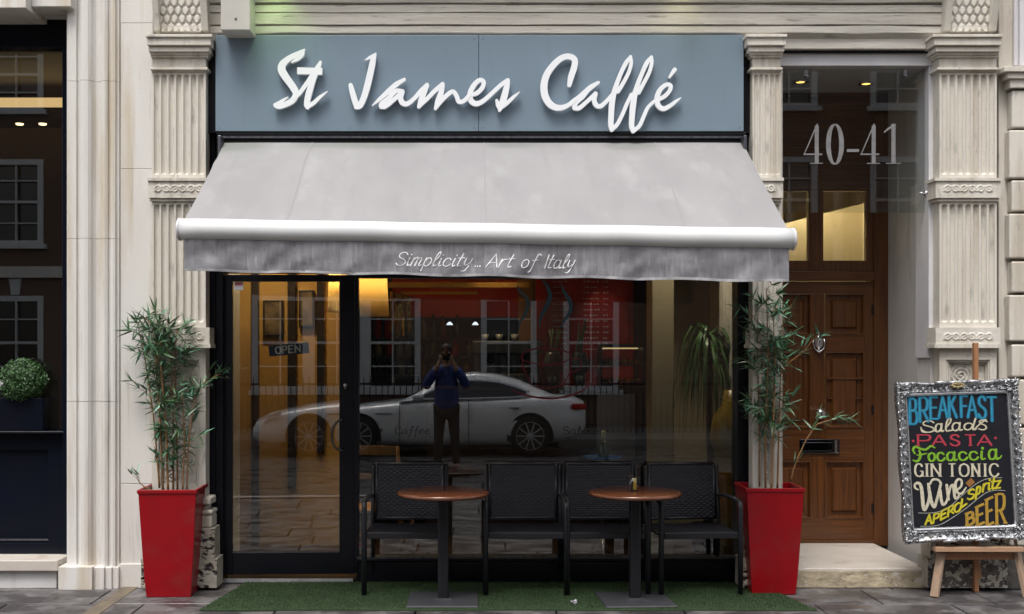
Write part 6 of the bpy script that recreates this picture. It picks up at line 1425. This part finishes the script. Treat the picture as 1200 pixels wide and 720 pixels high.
def gsec(x, w_, zb_, zt_): return [(x0c + x, w_ * a, -.12 + zb_ + (zt_ - zb_) * c) for a, c in ((1.04, 0), (1.0, .12), (.90, .5), (.80, .86), (.70, .97), (.4, 1.0), (0, 1.01))]
b = MB(); V = [p for g_ in gh for p in gsec(*g_)]
for sgn in (1, -1): b.add([(p[0], -12.35 + sgn * p[1], p[2]) for p in V], [(i * 7 + j, i * 7 + j + 1, (i + 1) * 7 + j + 1, (i + 1) * 7 + j) for i in range(len(gh) - 1) for j in range(6)], True)
b.build('roof', paintm, car)
def side_glass(poly, off, mat, name):
    for sgn in (1, -1):
        m_ = MB(); V = []
        for x, z in poly:
            k = min(max((z - .97) / .40, 0), 1); V.append((x0c + x, -12.35 + sgn * (.835 - .155 * k + off), -.12 + z))
        V2_ = [(a, c - sgn * .03, d) for a, c, d in V]; q = len(V); m_.add(V + V2_, [tuple(range(q)), tuple(range(q, 2 * q))] + [(i, (i + 1) % q, q + (i + 1) % q, q + i) for i in range(q)]); m_.build(name, mat, car)
side_glass([(1.98, .99), (2.22, 1.12), (2.5, 1.24), (2.8, 1.31), (3.1, 1.325), (3.45, 1.29), (3.8, 1.20), (4.0, 1.12), (3.95, 1.04), (3.75, 1.01), (2.8, .985)], .018, M['chrome'], 'window_trim')
side_glass([(2.04, 1.005), (2.24, 1.10), (2.52, 1.22), (2.82, 1.288), (3.1, 1.302), (3.43, 1.27), (3.76, 1.18), (3.94, 1.11), (3.90, 1.055), (3.73, 1.03), (2.8, 1.005)], .024, tint, 'side_window')
for (pa, nm) in (([(1.80, .62, .965), (1.80, -.62, .965), (2.36, -.56, 1.30), (2.36, .56, 1.30)], 'windscreen'), ([(4.4, .55, 1.075), (4.4, -.55, 1.075), (3.75, -.52, 1.30), (3.75, .52, 1.30)], 'rear_window')):
    V = [(x0c + x, -12.35 + y, -.12 + z + .015) for x, y, z in pa]; MB().frust([(a, c, d - .03) for a, c, d in V], V).build(nm, tint, car)
for wx in (x0c + .995, x0c + 3.99):
    for sgn in (1, -1):
        c = (wx, -12.35, .215); yo__ = sgn * .90
        wh_ = MB(); wh_.lathe([(.20, -.11 * sgn), (.32, -.11 * sgn), (.345, -.08 * sgn), (.345, .06 * sgn), (.33, .085 * sgn), (.25, .09 * sgn)], (wx, -12.35 + yo__, .225), 36, 'y'); wo_ = wh_.build('wheel', rub, car)
        r_ = MB(); r_.lathe([(.25, .088 * sgn), (.24, .10 * sgn), (.225, .07 * sgn), (.22, .0)], (wx, -12.35 + yo__, .225), 36, 'y'); 
        for k in range(10): a = k * math.pi / 5; r_.bar((wx + .04 * math.cos(a), -12.35 + yo__ + sgn * .095, .225 + .04 * math.sin(a)), (wx + .235 * math.cos(a), -12.35 + yo__ + sgn * .095, .225 + .235 * math.sin(a)), .02, .028)
        r_.lathe([(.05, .10 * sgn), (.04, .11 * sgn)], (wx, -12.35 + yo__, .225), 16, 'y'); r_.build('rim', pmat('dark_alloy', (.50, .50, .52), rough=.35, metal=.5), wo_)
        ar = MB(); V = []
        for i in range(25):
            a = math.pi * (i / 24 * 1.16 - .08)
            for rr, yy__ in ((.405, .965), (.39, .972), (.36, .955)): V.append((wx + rr * math.cos(a), -12.35 + sgn * yy__, .225 + rr * math.sin(a)))
        ar.add(V, [(3 * i + j, 3 * i + j + 1, 3 * i + 4 + j, 3 * i + 3 + j) for i in range(24) for j in range(2)], True)
        ar.add([(wx + .39 * math.cos(a), -12.35 + sgn * .968, .225 + .39 * math.sin(a)) for a in np.linspace(-.25, math.pi + .25, 25)], [tuple(range(25))]); ar.build('wheel_arch', rub, car)
for sgn in (1, -1):
    y = -12.35 + sgn * .80
    MB().frust([(x0c + .10, y + sgn * .0, .48), (x0c + .50, y + sgn * .115, .58), (x0c + .52, y + sgn * .09, .66), (x0c + .16, y - sgn * .02, .54)], [(x0c + .10, y - sgn * .05, .48), (x0c + .50, y + sgn * .05, .58), (x0c + .52, y + sgn * .02, .66), (x0c + .16, y - sgn * .06, .54)]).build('headlight', pmat('headlamp_glass', (.25, .27, .3), rough=.08, spec=.9), car)
    MB().box(x0c + 4.72, x0c + 4.97, y - sgn * .05, y + sgn * .085, .68, .78).build('tail_light', pmat('tail_red', (.45, .01, .01), rough=.15), car, bevel=.02)
    MB().ball((x0c + 2.05, -12.35 + sgn * 1.03, .90), .11, 12, 8, (1, .7, .6)).bar((x0c + 2.08, -12.35 + sgn * .9, .87), (x0c + 2.06, -12.35 + sgn * 1.0, .89), .05, .03).build('wing_mirror', paintm, car)
    MB().box(x0c + 3.62, x0c + 3.80, -12.35 + sgn * .955, -12.35 + sgn * .985, .70, .725).box(x0c + 2.55, x0c + 2.73, -12.35 + sgn * .95, -12.35 + sgn * .98, .69, .715).build('door_handle', M['chrome'], car, bevel=.004)
    MB().box(x0c + 1.32, x0c + 1.58, -12.35 + sgn * .955, -12.35 + sgn * .972, .60, .62).build('wing_vent', rub, car)
    MB().box(x0c + 2.92, x0c + 2.928, -12.35 + sgn * .93, -12.35 + sgn * .972, .1, .86).box(x0c + 1.72, x0c + 1.728, -12.35 + sgn * .93, -12.35 + sgn * .970, .1, .80).build('door_gap', rub, car)
MB().box(x0c + .02, x0c + .12, -12.35 - .42, -12.35 + .42, .17, .38).build('grille', rub, car, bevel=.03)
MB().box(x0c + .5, x0c + 4.5, -13.2, -11.5, .02, .12).build('underside', rub, car)
# the photographer, just behind the camera, feet on the road
pe = empty('person', (-.38, -8.62, -.12), 'person in blue jacket and dark trousers holding a camera up to the face', 'person'); base = Vector((-.38, -8.62, -.12))
skin = pmat('skin', (.42, .24, .17), rough=.5); jack = pmat('blue_jacket', (.02, .05, .26), (.01, .025, .13), ns=(9, 9, 9), rough=.6); trou = pmat('dark_trousers', (.02, .02, .024), rough=.8); hairm = pmat('dark_hair', (.03, .02, .015), rough=.6)
def skinned(name, joints, edges, mat, parent, root=0):
    me = bpy.data.meshes.new(name); me.from_pydata([(base + Vector(j_[0])) - org(parent) for j_ in joints], edges, []); me.materials.append(mat)
    o = bpy.data.objects.new(name, me); COL.objects.link(o); o.parent = parent; ORG[o.name] = org(parent)
    m_ = o.modifiers.new('skin', 'SKIN'); m_.use_smooth_shade = True
    for i, j_ in enumerate(joints):
        v = me.skin_vertices[0].data[i]; r_ = j_[1]; v.radius = (r_, r_) if not isinstance(r_, tuple) else r_; v.use_root = (i == root)
    s_ = o.modifiers.new('sub', 'SUBSURF'); s_.levels = 2; s_.render_levels = 2; return o
J = [((0, 0, .98), .14), ((0, 0, 1.15), .13), ((0, .01, 1.33), .15), ((0, .01, 1.44), .09), ((0, .01, 1.52), .052), ((0, .03, 1.60), .072), ((0, .03, 1.69), .082), ((0, .02, 1.76), .06),
     ((-.10, 0, .93), .10), ((-.12, .01, .52), .062), ((-.13, -.01, .10), .042), ((-.13, .13, .05), .04), ((.10, 0, .93), .10), ((.13, .02, .52), .062), ((.15, -.01, .10), .042), ((.16, .13, .05), .04),
     ((-.18, .01, 1.42), .062), ((-.31, .08, 1.20), .05), ((-.13, .23, 1.50), .034), ((-.08, .20, 1.60), .032), ((.18, .01, 1.42), .062), ((.31, .08, 1.20), .05), ((.13, .23, 1.50), .034), ((.08, .20, 1.60), .032)]
E = [(0, 1), (1, 2), (2, 3), (3, 4), (4, 5), (5, 6), (6, 7), (0, 8), (8, 9), (9, 10), (10, 11), (0, 12), (12, 13), (13, 14), (14, 15), (3, 16), (16, 17), (17, 18), (18, 19), (3, 20), (20, 21), (21, 22), (22, 23)]
bd = skinned('body', J, E, skin, pe)
Jk = [((0, 0, .76), (.225, .17)), ((0, 0, 1.1), (.20, .16)), ((0, .01, 1.33), (.20, .15)), ((0, .01, 1.46), .10), ((-.19, .01, 1.42), .085), ((-.33, .08, 1.19), .072), ((-.15, .21, 1.47), .052), ((.19, .01, 1.42), .085), ((.33, .08, 1.19), .072), ((.15, .21, 1.47), .052)]
skinned('jacket', Jk, [(0, 1), (1, 2), (2, 3), (3, 4), (4, 5), (5, 6), (3, 7), (7, 8), (8, 9)], jack, pe)
Jt = [((0, 0, .95), .15), ((-.10, 0, .86), .115), ((-.12, .01, .5), .078), ((-.13, -.01, .1), .062), ((.10, 0, .86), .115), ((.13, .02, .5), .078), ((.15, -.01, .1), .062)]
skinned('trousers', Jt, [(0, 1), (1, 2), (2, 3), (0, 4), (4, 5), (5, 6)], trou, pe)
for s_ in (-1, 1):
    MB().ball(base + Vector((s_ * .14, .07, .045)), .06, 12, 8, (.85, 2.2, .75)).build('shoe', M['black_matt'], pe)
    for k in range(5):                                          # fingers wrapped round the camera body
        z = 1.655 - k * .019; L_ = (.05, .065, .07, .065, .05)[k]; x = s_ * .095
        P = [base + Vector((x, .215, z)), base + Vector((x * 1.02, .245, z)), base + Vector((x * .72, .262, z - .004)), base + Vector((x * (.72 - L_ * 3), .262, z - .006))] if k else [base + Vector((x, .20, z)), base + Vector((x * .9, .19, z - .02)), base + Vector((x * .6, .19, z - .03))]
        MB().tube(P, [.010, .0095, .009, .007][:len(P)], 8).build('finger', skin, pe)
MB().ball(base + Vector((0, .0, 1.735)), .098, 16, 10, (1, 1.05, .85)).build('hair', hairm, pe)
MB().ball(base + Vector((0, .118, 1.655)), .02, 10, 6, (.7, 1, 1)).build('nose', skin, pe)
cm_ = empty('camera_in_hands', base + Vector((0, .2, 1.66)), 'black camera with round lens held up by the person', 'camera')
MB().box(base.x - .07, base.x + .07, base.y + .16, base.y + .235, base.z + 1.58, base.z + 1.68).box(base.x - .03, base.x + .03, base.y + .17, base.y + .23, base.z + 1.68, base.z + 1.71).build('camera_body', M['black_matt'], cm_, bevel=.008)
MB().lathe([(.038, 0), (.04, .06), (.036, .09), (.028, .085)], (base.x, base.y + .235, base.z + 1.63), 24, 'y').build('lens', M['black'], cm_)
pe.scale = (.97, 1.0, 1.06); cm_.location = base + Vector((0, .2, 1.66 * 1.06)); cm_.parent = None
